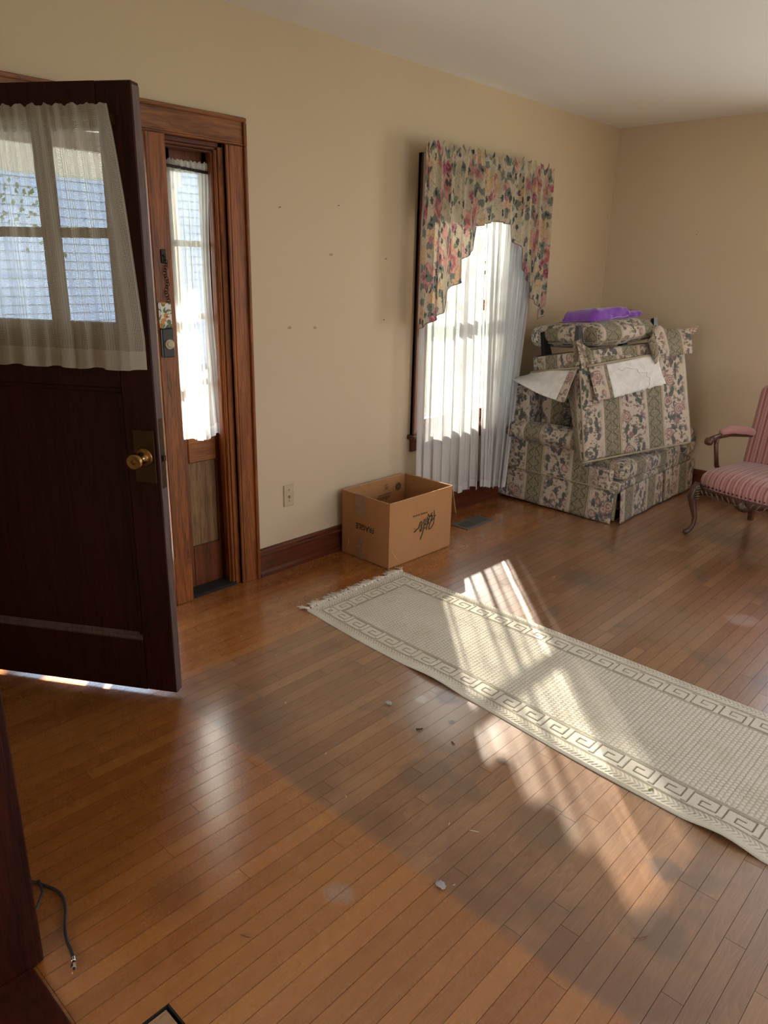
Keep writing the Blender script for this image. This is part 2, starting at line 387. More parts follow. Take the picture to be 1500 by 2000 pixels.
        if fixn:
            import bmesh
            bm = bmesh.new(); bm.from_mesh(me); bmesh.ops.recalc_face_normals(bm, faces=bm.faces); bm.to_mesh(me); bm.free()
        if smooth:
            for p in me.polygons: p.use_smooth = True
        o = bpy.data.objects.new(name, me); link(o, parent)
        if solid:
            md = o.modifiers.new('s', 'SOLIDIFY'); md.thickness = solid
        if label: o['label'] = label
        return o
def cushion(name, x0, x1, y0, y1, z0, z1, mat, parent, r=.04, puff=.015, seed=0, seg=14, uvax=None, off=(0, 0), fn=None, label=None):
    """soft rounded block: subdivided box with rounded edges, a crown and slight lumps; uv in metres"""
    cx, cy, cz = (x0+x1)/2, (y0+y1)/2, (z0+z1)/2; hx, hy, hz = (x1-x0)/2, (y1-y0)/2, (z1-z0)/2
    b = B()
    def shape(p):
        a, c, d = p
        q = Vector((a*hx, c*hy, d*hz)); inner = Vector((max(-hx+r, min(hx-r, q.x)), max(-hy+r, min(hy-r, q.y)), max(-hz+r, min(hz-r, q.z))))
        dl = q-inner
        if dl.length > 1e-6: q = inner + dl.normalized()*r
        k = (1-a*a)*(1-c*c); q.z += math.copysign(puff*k, d) if abs(d) > .99 else 0
        k = (1-c*c)*(1-d*d); q.x += math.copysign(puff*.7*k, a) if abs(a) > .99 else 0
        k = (1-a*a)*(1-d*d); q.y += math.copysign(puff*.7*k, c) if abs(c) > .99 else 0
        w = Vector((cx, cy, cz))+q
        nn = noise.noise(w*7+Vector((seed*3.1, 0, 0)))
        w += q.normalized()*nn*puff*.45
        if fn: w = fn(w)
        return w
    S_ = [i/seg*2-1 for i in range(seg+1)]
    def sm(t): return math.sin(t*PI/2)*.5+t*.5
    for ax in range(3):
        for sg in (-1, 1):
            def pt(u, w):
                u_, w_ = sm(u*2-1), sm(w*2-1); p = [0, 0, 0]; p[ax] = sg; p[(ax+1) % 3] = u_; p[(ax+2) % 3] = w_
                return p
            def uvf(u, w):
                p = pt(u, w); X, Y, Z = cx+p[0]*hx, cy+p[1]*hy, cz+p[2]*hz
                if uvax == 'x': U, V = X, (Z if ax != 2 else Y)
                elif uvax == 'y': U, V = Y, (Z if ax != 2 else X)
                elif uvax == 'z': U, V = Z, (X if ax != 0 else Y)
                else: U, V = ((Y, Z), (X, Z), (Y, X))[ax]
                return (U+off[0], V+off[1])
            b.grid(lambda u, w: shape(pt(u, w)), seg, seg, uvf)
    o = b.make(name, mat, parent, True, label)
    import bmesh
    bm = bmesh.new(); bm.from_mesh(o.data); bmesh.ops.remove_doubles(bm, verts=bm.verts, dist=.0004); bmesh.ops.recalc_face_normals(bm, faces=bm.faces); bm.to_mesh(o.data); bm.free()
    for p in o.data.polygons: p.use_smooth = True
    return o
def copyobj(o, parent=None, name=None):
    c = o.copy(); COL.objects.link(c); c.parent = parent
    if name: c.name = name
    return c
# ------------------------------------------------------------ room shell
XR, YB, ZC, YF = 4.4, 5.63, 2.57, -2.5
def wallx(b, x0, x1, ya, yb, z1, holes):      # wall in a plane of constant x with rectangular holes (y0,y1,z0,z1)
    ys = ya
    for (a, c, d, e) in sorted(holes):
        b.box(x0, x1, ys, a, 0, z1)
        if d > 0: b.box(x0, x1, a, c, 0, d)
        b.box(x0, x1, a, c, e, z1); ys = c
    b.box(x0, x1, ys, yb, 0, z1)
def wally(b, y0, y1, xa, xb, z1, holes):
    xs = xa
    for (a, c, d, e) in sorted(holes):
        b.box(xs, a, y0, y1, 0, z1)
        if d > 0: b.box(a, c, y0, y1, 0, d)
        b.box(a, c, y0, y1, e, z1); xs = c
    b.box(xs, xb, y0, y1, 0, z1)
b = B(); wallx(b, -.16, 0, YF-.16, YB+.16, ZC, [(.70, 2.085, 0, 2.06), (3.45, 4.40, .58, 2.07)])
tag(b.make('wall_left', 'wall'), kind='structure')
b = B(); wally(b, YB, YB+.16, 0, XR, ZC, [(1.85, 3.05, .62, 2.15)]); tag(b.make('wall_back', 'wall'), kind='structure')
b = B(); wallx(b, XR, XR+.16, YF, YB+.16, ZC, [(1.65, 3.55, .65, 2.15)]); tag(b.make('wall_right', 'wall'), kind='structure')
b = B(); wally(b, YF-.16, YF, 0, XR+.16, ZC, [(1.2, 3.4, .7, 2.15)]); tag(b.make('wall_rear', 'wall'), kind='structure')
b = B(); b.box(0, 1.33, .27, .40, 0, ZC); b.box(1.33, 3.75, .27, .40, 2.1, ZC); b.box(3.75, XR, .27, .40, 0, ZC)
tag(b.make('wall_partition', 'wall'), kind='structure')
b = B(); b.box(-.16, XR+.16, YF-.16, YB+.16, ZC, ZC+.15); tag(b.make('ceiling', 'ceil'), kind='structure')
# baseboards
def bbprof(s=1):   # (out, z)
    return [(0, 0), (.030, 0), (.030, .018), (.019, .030), (.019, .112), (.0225, .115), (.0225, .120), (.017, .124), (.017, .136), (.011, .143), (.004, .148), (0, .148)]
b = B(); b.prof(bbprof(), 'y', 2.185, YB); b.prof(bbprof(), 'y', .40, .585); o = b.make('baseboard_left', 'oakdark'); tag(o, kind='structure')
b = B(); b.prof([(YB-a, z) for a, z in bbprof()], 'x', 0.0, XR); o = b.make('baseboard_back', 'oakdark'); tag(o, kind='structure')
# ------------------------------------------------------------ floor with single planks
HX0, HX1, HY0, HY1 = 34*.0515, 40*.0515, .30, .581
b = B(); b.box(0, XR, YF, HY0, -.05, -.019); b.box(0, XR, HY1, YB, -.05, -.019); b.box(0, HX0, HY0, HY1, -.05, -.019); b.box(HX1, XR, HY0, HY1, -.05, -.019); b.box(HX0-.01, HX1+.01, HY0-.01, HY1+.01, -.12, -.08)
floor = tag(b.make('floor', 'darkgap'), kind='structure')
PWD = .0515
meshes = {}
def plank_mesh(L):
    if L in meshes: return meshes[L]
    e = .0005; w = PWD-.0005
    v = [(x_, y_, z_) for z_ in (-.018, 0) for x_, y_ in ((e, e), (w, e), (w, L-e), (e, L-e))]
    f = [(4, 5, 6, 7), (0, 1, 5, 4), (1, 2, 6, 5), (2, 3, 7, 6), (3, 0, 4, 7)]
    me = bpy.data.meshes.new('plank'); me.from_pydata(v, [], f); me.materials.append(M['plank']); me.materials.append(M['darkgap'])
    for p in me.polygons: p.material_index = 0 if p.index == 0 else 1
    me.update(); meshes[L] = me
    return me
npl = 0; stuff = B()
def add_plank(x, y, L):
    global npl
    L = round(L/.05)*.05 if L > .1 else L
    o = bpy.data.objects.new('plank', plank_mesh(round(L, 3))); o.location = (x, y, 0); o.parent = floor; COL.objects.link(o); npl += 1
row = 0; x = 0.0
while x < 2.83:
    hole = x+PWD > HX0+.01 and x < HX1-.01
    y = HY1+.0 if hole else .42
    # visible start: nearer planks are out of the picture
    first = True
    while y < YB-.02:
        L = random.choice([.55, .75, .95, 1.15, 1.35, 1.6, 1.9, 1.25, 1.45])
        if first and not hole: L = random.uniform(.3, 1.5); L = round(L/.05)*.05; first = False
        if YB-y-L < .25: L = YB-y-.004
        if L > .12:
            me = plank_mesh(round(L, 3)); o = bpy.data.objects.new('plank', me); o.location = (x, y, 0); o.parent = floor; COL.objects.link(o); npl += 1
        y += L
    x += PWD; row += 1
xend = x
b = B()
def strips(xa, xb, ya, yb):
    xx = xa
    while xx < xb-.01:
        yy = ya
        while yy < yb-.01:
            L = min(random.uniform(.6, 1.8), yb-yy)
            b.box(xx+.0005, xx+PWD-.0005, yy+.0005, yy+L-.0005, -.018, 0); yy += L
        xx += PWD
strips(xend, XR-PWD, .42, YB); strips(0, HX0-PWD, YF, .42); strips(HX0, HX1-PWD*.5, YF, HY0); strips(2.06, XR-PWD, YF, .42)
o = b.make('plank_field', 'plank', floor); o['kind'] = 'stuff'
print('planks', npl)
# floor opening with the board below
hb = B(); hb.box(HX0+.005, HX1-.012, HY0+.01, HY1-.009, -.025, -.004, .001); ho = hb.make('floor_patch_board', 'ply')
tag(ho, 'pale bare wood board set into square opening in the floor at bottom edge', 'board')
hb = B()
hb.box(HX0-.0, HX0+.001, HY0, HY1, -.08, -.001); hb.box(HX0, HX1, HY1-.001, HY1, -.08, -.001); hb.make('opening_edge', 'darkgap', floor)
for (px_, py_) in ((HX0+.05, HY1-.03), (HX0+.034, HY1-.1)):
    q = B(); q.lathe((px_, py_, -.005), (0, 0, 1), [(0, .003), (.0016, .003), (.002, .002)], 10); q.make('nail_head', 'darkmetal', ho)
# ------------------------------------------------------------ doorway frame, casing, sidelight
fr = tag(empty('trim_1', (0, 0, 0)), kind='structure')
def casing(name, y0, y1, z0, z1, mat, horiz=False, outer='hi'):
    b = B()
    # flat board 18 mm + raised outer backband + inner bead, runs along z or y
    if not horiz:
        w0, w1 = (y0, y1)
        b.box(0, .020, w0, w1, z0, z1, .002)
        if outer == 'hi': b.box(0, .032, w1-.018, w1, z0, z1, .004); b.box(0, .024, w0, w0+.012, z0, z1, .004); b.box(0, .0225, w0+.018, w0+.024, z0, z1, .001)
        elif outer == 'lo': b.box(0, .032, w0, w0+.018, z0, z1, .004); b.box(0, .024, w1-.012, w1, z0, z1, .004)
    else:
        b.box(0, .020, y0, y1, z0, z1, .002)
        b.box(0, .032, y0, y1, z1-.018, z1, .004); b.box(0, .024, y0, y1, z0, z0+.012, .004); b.box(0, .0225, y0, y1, z0+.018, z0+.024, .001)
    return b.make(name, mat, fr)
casing('side_casing', 2.070, 2.181, 0, 2.034, 'oak'); casing('side_casing', .585, .70, 0, 2.034, 'oak', outer='lo')
casing('head_casing', .585, 2.181, 2.035, 2.146, 'oak_h', True)
b = B(); b.box(.0205, .0318, 2.1634, 2.1808, 2.034, 2.1275, .003); b.make('backband_return', 'oak', fr)
b = B(); b.box(-.13, .018, 1.693, 1.785, 0, 2.04, .004); b.box(-.13, -.02, 1.785, 1.797, 0, 2.04, .003); b.make('door_post', 'oak', fr)
b = B(); b.box(-.16, 0, .70, .765, 0, 2.06); b.box(-.16, 0, .70, 1.70, 2.035, 2.06); b.make('door_jamb', 'oak', fr)
b = B(); b.box(-.16, .0, 2.045, 2.085, 0, 2.06, .002); b.box(-.065, -.006, 2.030, 2.046, 0, 2.03, .004); b.box(-.05, -.018, 2.022, 2.032, 0, 2.02, .004); b.make('sidelight_jamb', 'oak', fr)
b = B(); b.box(-.16, 0, 1.78, 2.07, 2.018, 2.06, .002); b.box(-.065, -.006, 1.79, 2.046, 2.005, 2.02, .004); b.box(-.05, -.018, 1.79, 2.04, 1.995, 2.006, .003); b.make('sidelight_head', 'oakdark', fr)
b = B(); b.box(-.16, .012, .765, 1.69, -.018, .008, .003); b.make('threshold', 'oakdark', fr)
b = B(); b.box(-.20, -.0, 1.70, 2.10, -.08, .002); b.make('outer_sill', 'oakdark', fr)
b = B(); b.box(-.14, .004, 1.785, 2.05, -.05, .014, .004); b.make('sill_strip', 'darkgap', fr)
sw = tag(empty('window_2', (-.09, 1.93, 0)), kind='structure')
def P(b, name, mat, parent, **k):
    o = b.make(name, mat, parent, **k); o.matrix_parent_inverse = Matrix.Translation(-Vector(parent.location)) if not any(parent.rotation_euler) else parent.matrix_world.inverted(); return o
X0, X1 = -.125, -.088
b = B(); b.box(X0, X1, 1.797, 1.866, .0, 2.005, .003); P(b, 'sash_stile', 'oakdark_v', sw)
b = B(); b.box(X0, X1, 2.020, 2.046, .0, 2.005, .003); P(b, 'sash_stile', 'oakdark_v', sw)
b = B(); b.box(X0, X1, 1.78, 2.05, 1.918, 2.03, .003); P(b, 'top_rail', 'oakdark_v', sw)
b = B(); b.box(X0, X1+.004, 1.866, 2.02, .645, .765, .004); P(b, 'lock_rail', 'oak_h', sw, label='worn orange middle rail under the curtain')
b = B(); b.box(X0, X1, 1.866, 2.02, .0, .222, .003); P(b, 'bottom_rail', 'oakdark_v', sw)
b = B(); b.box(X0+.006, X1-.014, 1.866, 2.02, .222, .645); P(b, 'panel', 'oakpale', sw, label='pale worn lower panel')
for z_ in (1.63, 1.32, 1.02):
    b = B(); b.box(X0, X1-.005, 1.866, 2.02, z_-.013, z_+.013, .002); P(b, 'muntin', 'white', sw)
for z0_, z1_ in ((.765, 1.007), (1.033, 1.307), (1.333, 1.617), (1.643, 1.918)):
    b = B(); b.box(-.108, -.105, 1.866, 2.02, z0_, z1_); P(b, 'pane', 'glass', sw)
# hardware on the post
o = empty('door_chain', (.02, 1.74, 1.57)); tag(o, 'dark chain lock hanging from its plate on the door post', 'chain lock')
b = B(); b.box(.018, .024, 1.728, 1.752, 1.545, 1.60, .002); b.lathe((.024, 1.74, 1.575), (1, 0, 0), [(0, .006), (.006, .006), (.008, .003)], 12); P(b, 'anchor_plate', 'darkmetal', o)
b = B()
for k in range(16):
    z_ = 1.562-.011*k; a = (k % 2)*PI/2; cx = .028+.002*math.sin(k); cy = 1.742+.004*math.sin(k*.9)
    pts = [(cx+.004*math.cos(t)*math.cos(a), cy+.005*math.cos(t)*math.sin(a)+.004*math.cos(t)*(1 if k % 2 else .6), z_+.008*math.sin(t)) for t in [2*PI*i/10 for i in range(11)]]
    b.tube(pts, .0014, 5, False)
P(b, 'chain', 'darkmetal', o)
m = Mt('painted_fruit_tile', .25); v = m.coord('World'); x_, y_, z_ = m.xyz(v); d1, c1 = m.voro(v, 42); d2, _ = m.voro(m.map(v, loc=(1, 2, 3)), 60)
hs = m.n('ShaderNodeHueSaturation'); m.l(c1, hs.inputs['Color'])
c = m.mix(d1.step(.5, .42), (.70, .66, .58), (.10, .16, .06)); dq, cq = m.voro(m.map(v, loc=(3, 3, 1)), 28); c = m.mix(dq.step(.40, .36), c, (.55, .24, .05)); c = m.mix(d2.lt(.22), c, (.04, .05, .10)); c = m.mix(m.noise(v, 45, 1).gt(.60), c, (.72, .68, .62)); m.base(c); M['fruit'] = m.mat
b = B(); b.box(.018, .030, 1.700, 1.757, 1.284, 1.392, .004); o = b.make('floral_plate', 'fruit'); tag(o, 'small glossy plate painted with fruit and flowers above the deadbolt', 'plate')
o = empty('deadbolt', (.018, 1.73, 1.22)); tag(o, 'black deadbolt box with round ivory thumb knob on the door post', 'lock')
b = B(); b.box(.018, .036, 1.702, 1.757, 1.163, 1.283, .003); P(b, 'lock_case', 'black', o)
b = B(); b.lathe((.036, 1.731, 1.218), (1, 0, 0), [(0, .021), (.005, .021), (.007, .019), (.007, .014), (.011, .013), (.012, .010)], 24); P(b, 'thumb_knob', 'ivory', o, smooth=False)
# ------------------------------------------------------------ open front door (leaf)
Pf = Vector((.711, 1.254)); dd = Vector((.8502, .5264)); ang = math.atan2(dd.y, dd.x)
hinge = Pf - dd*.914
dr = tag(empty('door_1', (hinge.x, hinge.y, .015), (0, 0, ang)), kind='structure')
# local: x along leaf from hinge (0) to free edge (.914); y: thickness, face towards the room at y=0 (right side), -> leaf body to +y
TH = .045
def D(b, name, mat, **k): return b.make(name, mat, dr, **k)
SX = lambda s: .914-s   # s measured from free edge
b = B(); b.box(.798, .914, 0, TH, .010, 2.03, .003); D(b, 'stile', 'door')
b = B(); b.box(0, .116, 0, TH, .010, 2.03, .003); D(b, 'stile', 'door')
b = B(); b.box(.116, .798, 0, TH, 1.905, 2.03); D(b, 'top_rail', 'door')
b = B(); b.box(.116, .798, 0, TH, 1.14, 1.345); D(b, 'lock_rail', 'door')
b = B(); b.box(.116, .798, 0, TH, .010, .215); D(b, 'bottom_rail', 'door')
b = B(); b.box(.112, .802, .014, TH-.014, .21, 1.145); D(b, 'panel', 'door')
b = B()
b.prof([(-.001, .214), (.016, .214), (.016, .240), (.010, .238), (.006, .230), (.003, .228), (.001, .222)], 'x', .118, .796) if False else None
bq = B(); bq.add([(x, y, z) for x in (.118, .796) for y, z in ((.000, .213), (.016, .213), (.016, .241), (.011, .239), (.008, .231), (.003, .229), (.000, .221))], [(i, (i+1) % 7, 7+(i+1) % 7, 7+i) for i in range(7)] + [tuple(range(6, -1, -1)), tuple(range(7, 14))]); D(bq, 'bottom_moulding', 'dooredge', label='moulding toned lighter for the light on its ledge')  # paler material paints in the light caught by this ledge
for (x0, x1, z0, z1, ax) in ((.116, .798, 1.122, 1.14, 'h'), (.116, .134, .233, 1.122, 'v'), (.780, .798, .233, 1.122, 'v')):
    b.box(x0, x1, .005, .016, z0, z1, .003)
    if ax == 'h': b.box(x0, x1, .001, .016, z0+.011, z0+.017, .002) if z0 > 1 else b.box(x0, x1, .001, .016, z0+.001, z0+.007, .002)
D(b, 'panel_moulding', 'door')
for x0, x1 in ((.296, .346), (.568, .618)):
    b = B(); b.box(x0, x1, .006, TH-.006, 1.345, 1.905, .003); D(b, 'muntin', 'door')
for x0, x1 in ((.116, .296), (.346, .568), (.618, .798)):
    b = B(); b.box(x0, x1, .006, TH-.006, 1.600, 1.630, .003); D(b, 'muntin', 'door')
    for z0, z1 in ((1.345, 1.600), (1.630, 1.905)):
        b = B(); b.box(x0, x1, .021, .024, z0, z1); D(b, 'pane', 'glass')
b = B(); b.box(.9135, .9155, .002, TH-.002, .01, 2.02, .0005); D(b, 'edge_face', 'dooredge', label='worn pale free edge')
# lock set
b = B(); b.box(SX(.088), SX(.012), -.004, 0, .822, 1.002, .0012); ep = D(b, 'escutcheon', 'brassdull')
b = B(); b.lathe((SX(.052), -.004, .910), (0, -1, 0), [(0, .033), (.004, .033), (.008, .030), (.009, .022), (.012, .019), (.040, .0135), (.046, .015)], 32)
b.lathe((SX(.052), -.050, .910), (0, -1, 0), [(0, .015), (.004, .024), (.010, .0275), (.020, .0275), (.026, .024), (.026, .020), (.023, .012), (.023, .006), (.027, .005), (.027, .001)], 32); D(b, 'knob', 'brass', smooth=True)
b = B(); b.box(.9155, .9168, .010, .036, .80, 1.04, .0005); b.box(.9168, .926, .016, .030, .895, .915, .002); D(b, 'latch_plate', 'brassdull')
b = B()
for z_ in (.2, 1.0, 1.8): b.tube([(0, -.004, z_-.045), (0, -.004, z_+.045)], .006, 10)
D(b, 'hinge', 'darkmetal')
# half curtain on the door
RODY = -.040
co = empty('door_curtain', (hinge.x, hinge.y, 0), (0, 0, ang)); tag(co, 'cream open-weave half curtain gathered over the glass of the dark open door', 'curtain')
def gather_sheet(name, mat, parent, xa, xb, ztop, zbot, ybase, amp, nf, plane='xz', seed=1, nu=240, nv=46, rodz=None, botfn=None, sgn=1, fold_pow=1, ruffle=.012, widthfac=1.6, curl=0, offbot=0.0, over=0):
    """gathered cloth. xa,xb: functions of t(0 top..1 bottom) for the two edges; s along width"""
    ph = [random.uniform(0, 6.28) for _ in range(6)]
    def fold(s, t):
        w = s + .012*math.sin(9*s+ph[0]) + .02*math.sin(4.3*s+ph[1]) + .006*t*math.sin(13*s+ph[5])
        a = math.sin(2*PI*nf*w+ph[2]) ; c = math.sin(2*PI*nf*2.3*w+ph[3])*.35*(1-t*.75); e = math.sin(2*PI*nf*.43*w+ph[4])*.45*t
        return (a*(.75+.25*math.sin(5*s+ph[3]))+c+e)
    def pos(s, t):
        zt = ztop + ruffle*.35*fold(s*1.7+.1, 0) ; zb = zbot if botfn is None else botfn(s)
        x = xa(t)*(1-s)+xb(t)*s + .004*math.sin(2*PI*nf*1.7*s+ph[1])*t + over*math.sin(4*PI*nf*s+ph[2]*2)*min(1, t*3)
        z = zt*(1-t)+zb*t
        k = amp*(.35+.65*min(1, t*3))
        if rodz is not None: k *= 1-.55*math.exp(-((z-rodz)/.018)**2)
        if t > .985 and botfn is None: z += .003*math.sin(40*s+ph[2])
        y = ybase + sgn*(k*fold(s, t)) + offbot*t
        return (x, y, z) if plane == 'xz' else (y, x, z)
    b = B(); L = abs(xb(0)-xa(0))*widthfac
    b.grid(lambda s, t: pos(s, t), nu, nv, lambda s, t: (s*L, (1-t)*abs(ztop-zbot if botfn is None else ztop-botfn(s))))
    return b.make(name, mat, parent, True)
b = B(); b.tube([(.03, -.035, 1.940), (.852, -.035, 1.940)], .005, 10); b.box(.846, .856, -.04, 0, 1.925, 1.955, .002); b.box(.026, .036, -.04, 0, 1.925, 1.955, .002)
b.make('curtain_rod', 'brassdull', co)
gather_sheet('cloth', 'lace', co, lambda t: .062-.045*t, lambda t: .860+.060*min(1, t*1.15)**.8, 1.975, 1.222, -.052, .011, 11, rodz=1.94, nu=300, offbot=-.012)
# ------------------------------------------------------------ sidelight curtain
sc = empty('sidelight_curtain', (-.055, 1.93, 1.93)); tag(sc, 'narrow white open-weave curtain hanging in the sidelight beside the door post', 'curtain')
def Pm(o, parent): o.matrix_parent_inverse = Matrix.Translation(-Vector(parent.location)); return o
b = B(); b.tube([(-.055, 1.80, 1.932), (-.055, 2.038, 1.920)], .006, 10); b.lathe((-.055, 1.812, 1.931), (0, -1, 0), [(0, .009), (.006, .012), (.012, .008)], 14); b.lathe((-.055, 2.030, 1.921), (0, 1, 0), [(0, .008), (.005, .009), (.010, .005)], 14)
Pm(b.make('curtain_rod', 'darkmetal', sc), sc)
def sb(s): return .765 + (.012*math.sin(s*9)) - .055*max(0, s-.9)*10*.6
def sxr(t): return 2.036 - .018*math.sin(min(1, t/.75)*PI)*.9 + .018*max(0, t-.75)*4*.9
Pm(gather_sheet('cloth', 'lace2', sc, lambda t: 1.814+.004*t+.008*math.sin(t*5), sxr, 1.958, .765, -.055, .012, 6, plane='yz', rodz=1.925, botfn=sb, nu=150, nv=60, widthfac=1.9), sc)
# ------------------------------------------------------------ window 1 (double hung)
w1 = tag(empty('window_1', (0, 3.92, .58)), kind='structure')
def wp(b, name, mat, **k): return Pm(b.make(name, mat, w1, **k), w1)
b = B(); b.box(0, .022, 3.358, 3.465, .575, 2.149, .003); b.box(0, .030, 3.358, 3.374, .575, 2.149, .003); wp(b, 'side_casing', 'oakdark_v')
b = B(); b.box(0, .022, 4.385, 4.49, .575, 2.149, .003); b.box(0, .030, 4.475, 4.49, .575, 2.149, .003); wp(b, 'side_casing', 'oakdark_v')
b = B(); b.box(0, .023, 3.358, 4.49, 2.045, 2.149, .003); b.box(0, .031, 3.358, 4.49, 2.133, 2.149, .003); wp(b, 'head_casing', 'oakdark')
b = B(); b.box(-.05, .052, 3.335, 4.515, .560, .588, .006); wp(b, 'stool', 'oakdark')
b = B(); b.box(0, .022, 3.358, 4.49, .482, .560, .003); wp(b, 'apron', 'oakdark')
b = B(); b.box(-.16, 0, 3.45, 3.475, .58, 2.07); b.box(-.16, 0, 4.375, 4.40, .58, 2.07); b.box(-.16, 0, 3.45, 4.40, 2.045, 2.07); b.box(-.16, -.05, 3.45, 4.40, .58, .60); wp(b, 'window_jamb', 'oakdark_v')
for nm, xo, z0, z1 in (('lower_sash', -.07, .60, 1.34), ('upper_sash', -.11, 1.31, 2.045)):
    b = B(); b.box(xo, xo+.035, 3.475, 3.525, z0, z1, .002); b.box(xo, xo+.035, 4.325, 4.375, z0, z1, .002); b.box(xo, xo+.035, 3.525, 4.325, z0, z0+.055, .002); b.box(xo, xo+.035, 3.525, 4.325, z1-.04, z1, .002)
    s_ = wp(b, nm, 'oakdark_v'); g = B(); g.box(xo+.016, xo+.019, 3.525, 4.325, z0+.055, z1-.04); g.make('pane', 'glass', s_)
# sheer pair
rodo = empty('curtain_rod', (.085, 3.9, 2.12)); tag(rodo, 'white double curtain rod hidden in the ruffle of the window curtains', 'curtain rod')
b = B(); b.tube([(.03, 3.385, 2.10), (.092, 3.375, 2.10), (.092, 4.42, 2.10), (.03, 4.415, 2.10)], .004, 10); Pm(b.make('sheer_rod', 'white', rodo), rodo)
b = B(); b.tube([(.03, 3.38, 2.125), (.132, 3.37, 2.125), (.132, 4.42, 2.125), (.03, 4.41, 2.125)], .004, 10); Pm(b.make('valance_rod', 'white', rodo), rodo)
for ya_, yb_ in ((3.37, 3.40), (4.40, 4.43)):
    b = B(); b.box(.03, .036, ya_, yb_, 2.09, 2.135, .002); Pm(b.make('bracket', 'white', rodo), rodo)
def bl(s): return .355*0+ (.16 + .05*(1-s)**2 + .006*math.sin(s*17) - .025*(abs(s-.97) < .05))
def br(s): return .145 - .05*s + .004*math.sin(s*13)
gl = gather_sheet('sheer_curtain', 'sheer', None, lambda t: 3.292+.02*t, lambda t: 3.90+.10*t, 2.135, .15, .092, .024, 7, plane='yz', rodz=2.10, botfn=bl, over=.012, nu=300, nv=50, widthfac=2.1)
tag(gl, 'white sheer curtain panel on the left half of the window, nearer the box', 'curtain', 'sheer curtains at the window')
gr = gather_sheet('sheer_curtain', 'sheer', None, lambda t: 3.89+.13*t, lambda t: 4.49-.21*t, 2.135, .12, .092, .024, 9, plane='yz', rodz=2.10, botfn=br, over=.016, nu=300, nv=50, widthfac=2.1)
tag(gr, 'white sheer curtain panel on the right half of the window, next to the sofa', 'curtain', 'sheer curtains at the window')
# valance
VP_ = [(3.225, 1.235), (3.44, 1.312), (3.45, 1.44), (3.585, 1.49), (3.59, 1.60), (3.69, 1.655), (3.70, 1.79), (3.88, 1.825), (4.08, 1.815), (4.10, 1.72), (4.20, 1.665), (4.205, 1.56), (4.32, 1.48), (4.325, 1.385), (4.47, 1.30), (4.48, 1.24), (4.53, 1.275)]
def vbot(y):
    for (a, z0), (c, z1) in zip(VP_[:-1], VP_[1:]):
        if a <= y <= c: return z0+(z1-z0)*(y-a)/(c-a)
    return VP_[0][1] if y < VP_[0][0] else VP_[-1][1]
va = empty('floral_valance', (.135, 3.88, 2.12)); tag(va, 'rose-printed floral valance with long side tails over the sheer curtains', 'curtain')
ph = [random.uniform(0, 6.28) for _ in range(5)]
def vfold(s, t):
    w = s+.01*math.sin(11*s+ph[0])
    return math.sin(2*PI*13*w+ph[1])*.7+math.sin(2*PI*31*w+ph[2])*.4*(1-min(1, t*1.4))+math.sin(2*PI*6*w+ph[3])*.6*t
def vpos(s, t):
    y = 3.235+(4.50-3.235)*s; zt = 2.180 + .014*math.sin(2*PI*17*s+ph[4])+.008*math.sin(2*PI*41*s)
    # edges bow outwards lower down
    y += (-.02*(1-s)**3 + .02*s**3)*min(1, t*2)
    zb = vbot(y); z = zt*(1-t)+zb*t
    k = .021*(.5+.5*min(1, t*4))
    k *= 1-.6*math.exp(-((z-2.125)/.022)**2)
    y += .006*math.cos(2*PI*13*s+ph[1])
    return (.152 + k*vfold(s, t) + .01*t, y, z)
b = B(); b.grid(vpos, 420, 64, lambda s, t: (s*2.3, (1-t)*(2.18-vbot(3.235+1.265*s)) + vbot(3.235+1.265*s))); Pm(b.make('cloth', 'floral', va, True), va)
b = B(); b.tube([tuple(Vector(vpos(i/300, 1))+Vector((.002, 0, 0))) for i in range(301)], .0022, 4); Pm(b.make('edging', flat('dark_valance_edging', (.16, .07, .08), .8), va), va)
w3 = tag(empty('window_3', (2.45, YB, .62)), kind='structure')
for nm, bx_ in (('side_casing', (1.74, 1.86, YB-.022, YB+.01, .52, 2.24)), ('side_casing', (3.04, 3.16, YB-.022, YB+.01, .52, 2.24)), ('head_casing', (1.86, 3.04, YB-.022, YB+.01, 2.14, 2.24)), ('apron', (1.86, 3.04, YB-.022, YB+.01, .52, .60)), ('stool', (1.72, 3.18, YB-.055, YB+.05, .60, .628)), ('mullion', (2.41, 2.49, YB+.03, YB+.07, .62, 2.15)), ('meeting_rail', (1.85, 3.05, YB+.03, YB+.07, 1.36, 1.40))):
    b = B(); b.box(*bx_, .003); Pm(b.make(nm, 'oakdark_v', w3), w3)
w4 = tag(empty('window_4', (XR, 2.6, .65)), kind='structure')
for nm, bx_ in (('side_casing', (XR-.022, XR+.01, 1.54, 1.66, .55, 2.26)), ('side_casing', (XR-.022, XR+.01, 3.54, 3.66, .55, 2.26)), ('head_casing', (XR-.022, XR+.01, 1.66, 3.54, 2.14, 2.26)), ('stool', (XR-.055, XR+.05, 1.52, 3.68, .62, .655)), ('mullion', (XR+.03, XR+.07, 2.56, 2.64, .65, 2.15)), ('meeting_rail', (XR+.03, XR+.07, 1.65, 3.55, 1.38, 1.42))):
    b = B(); b.box(*bx_, .003); Pm(b.make(nm, 'oakdark_v', w4), w4)
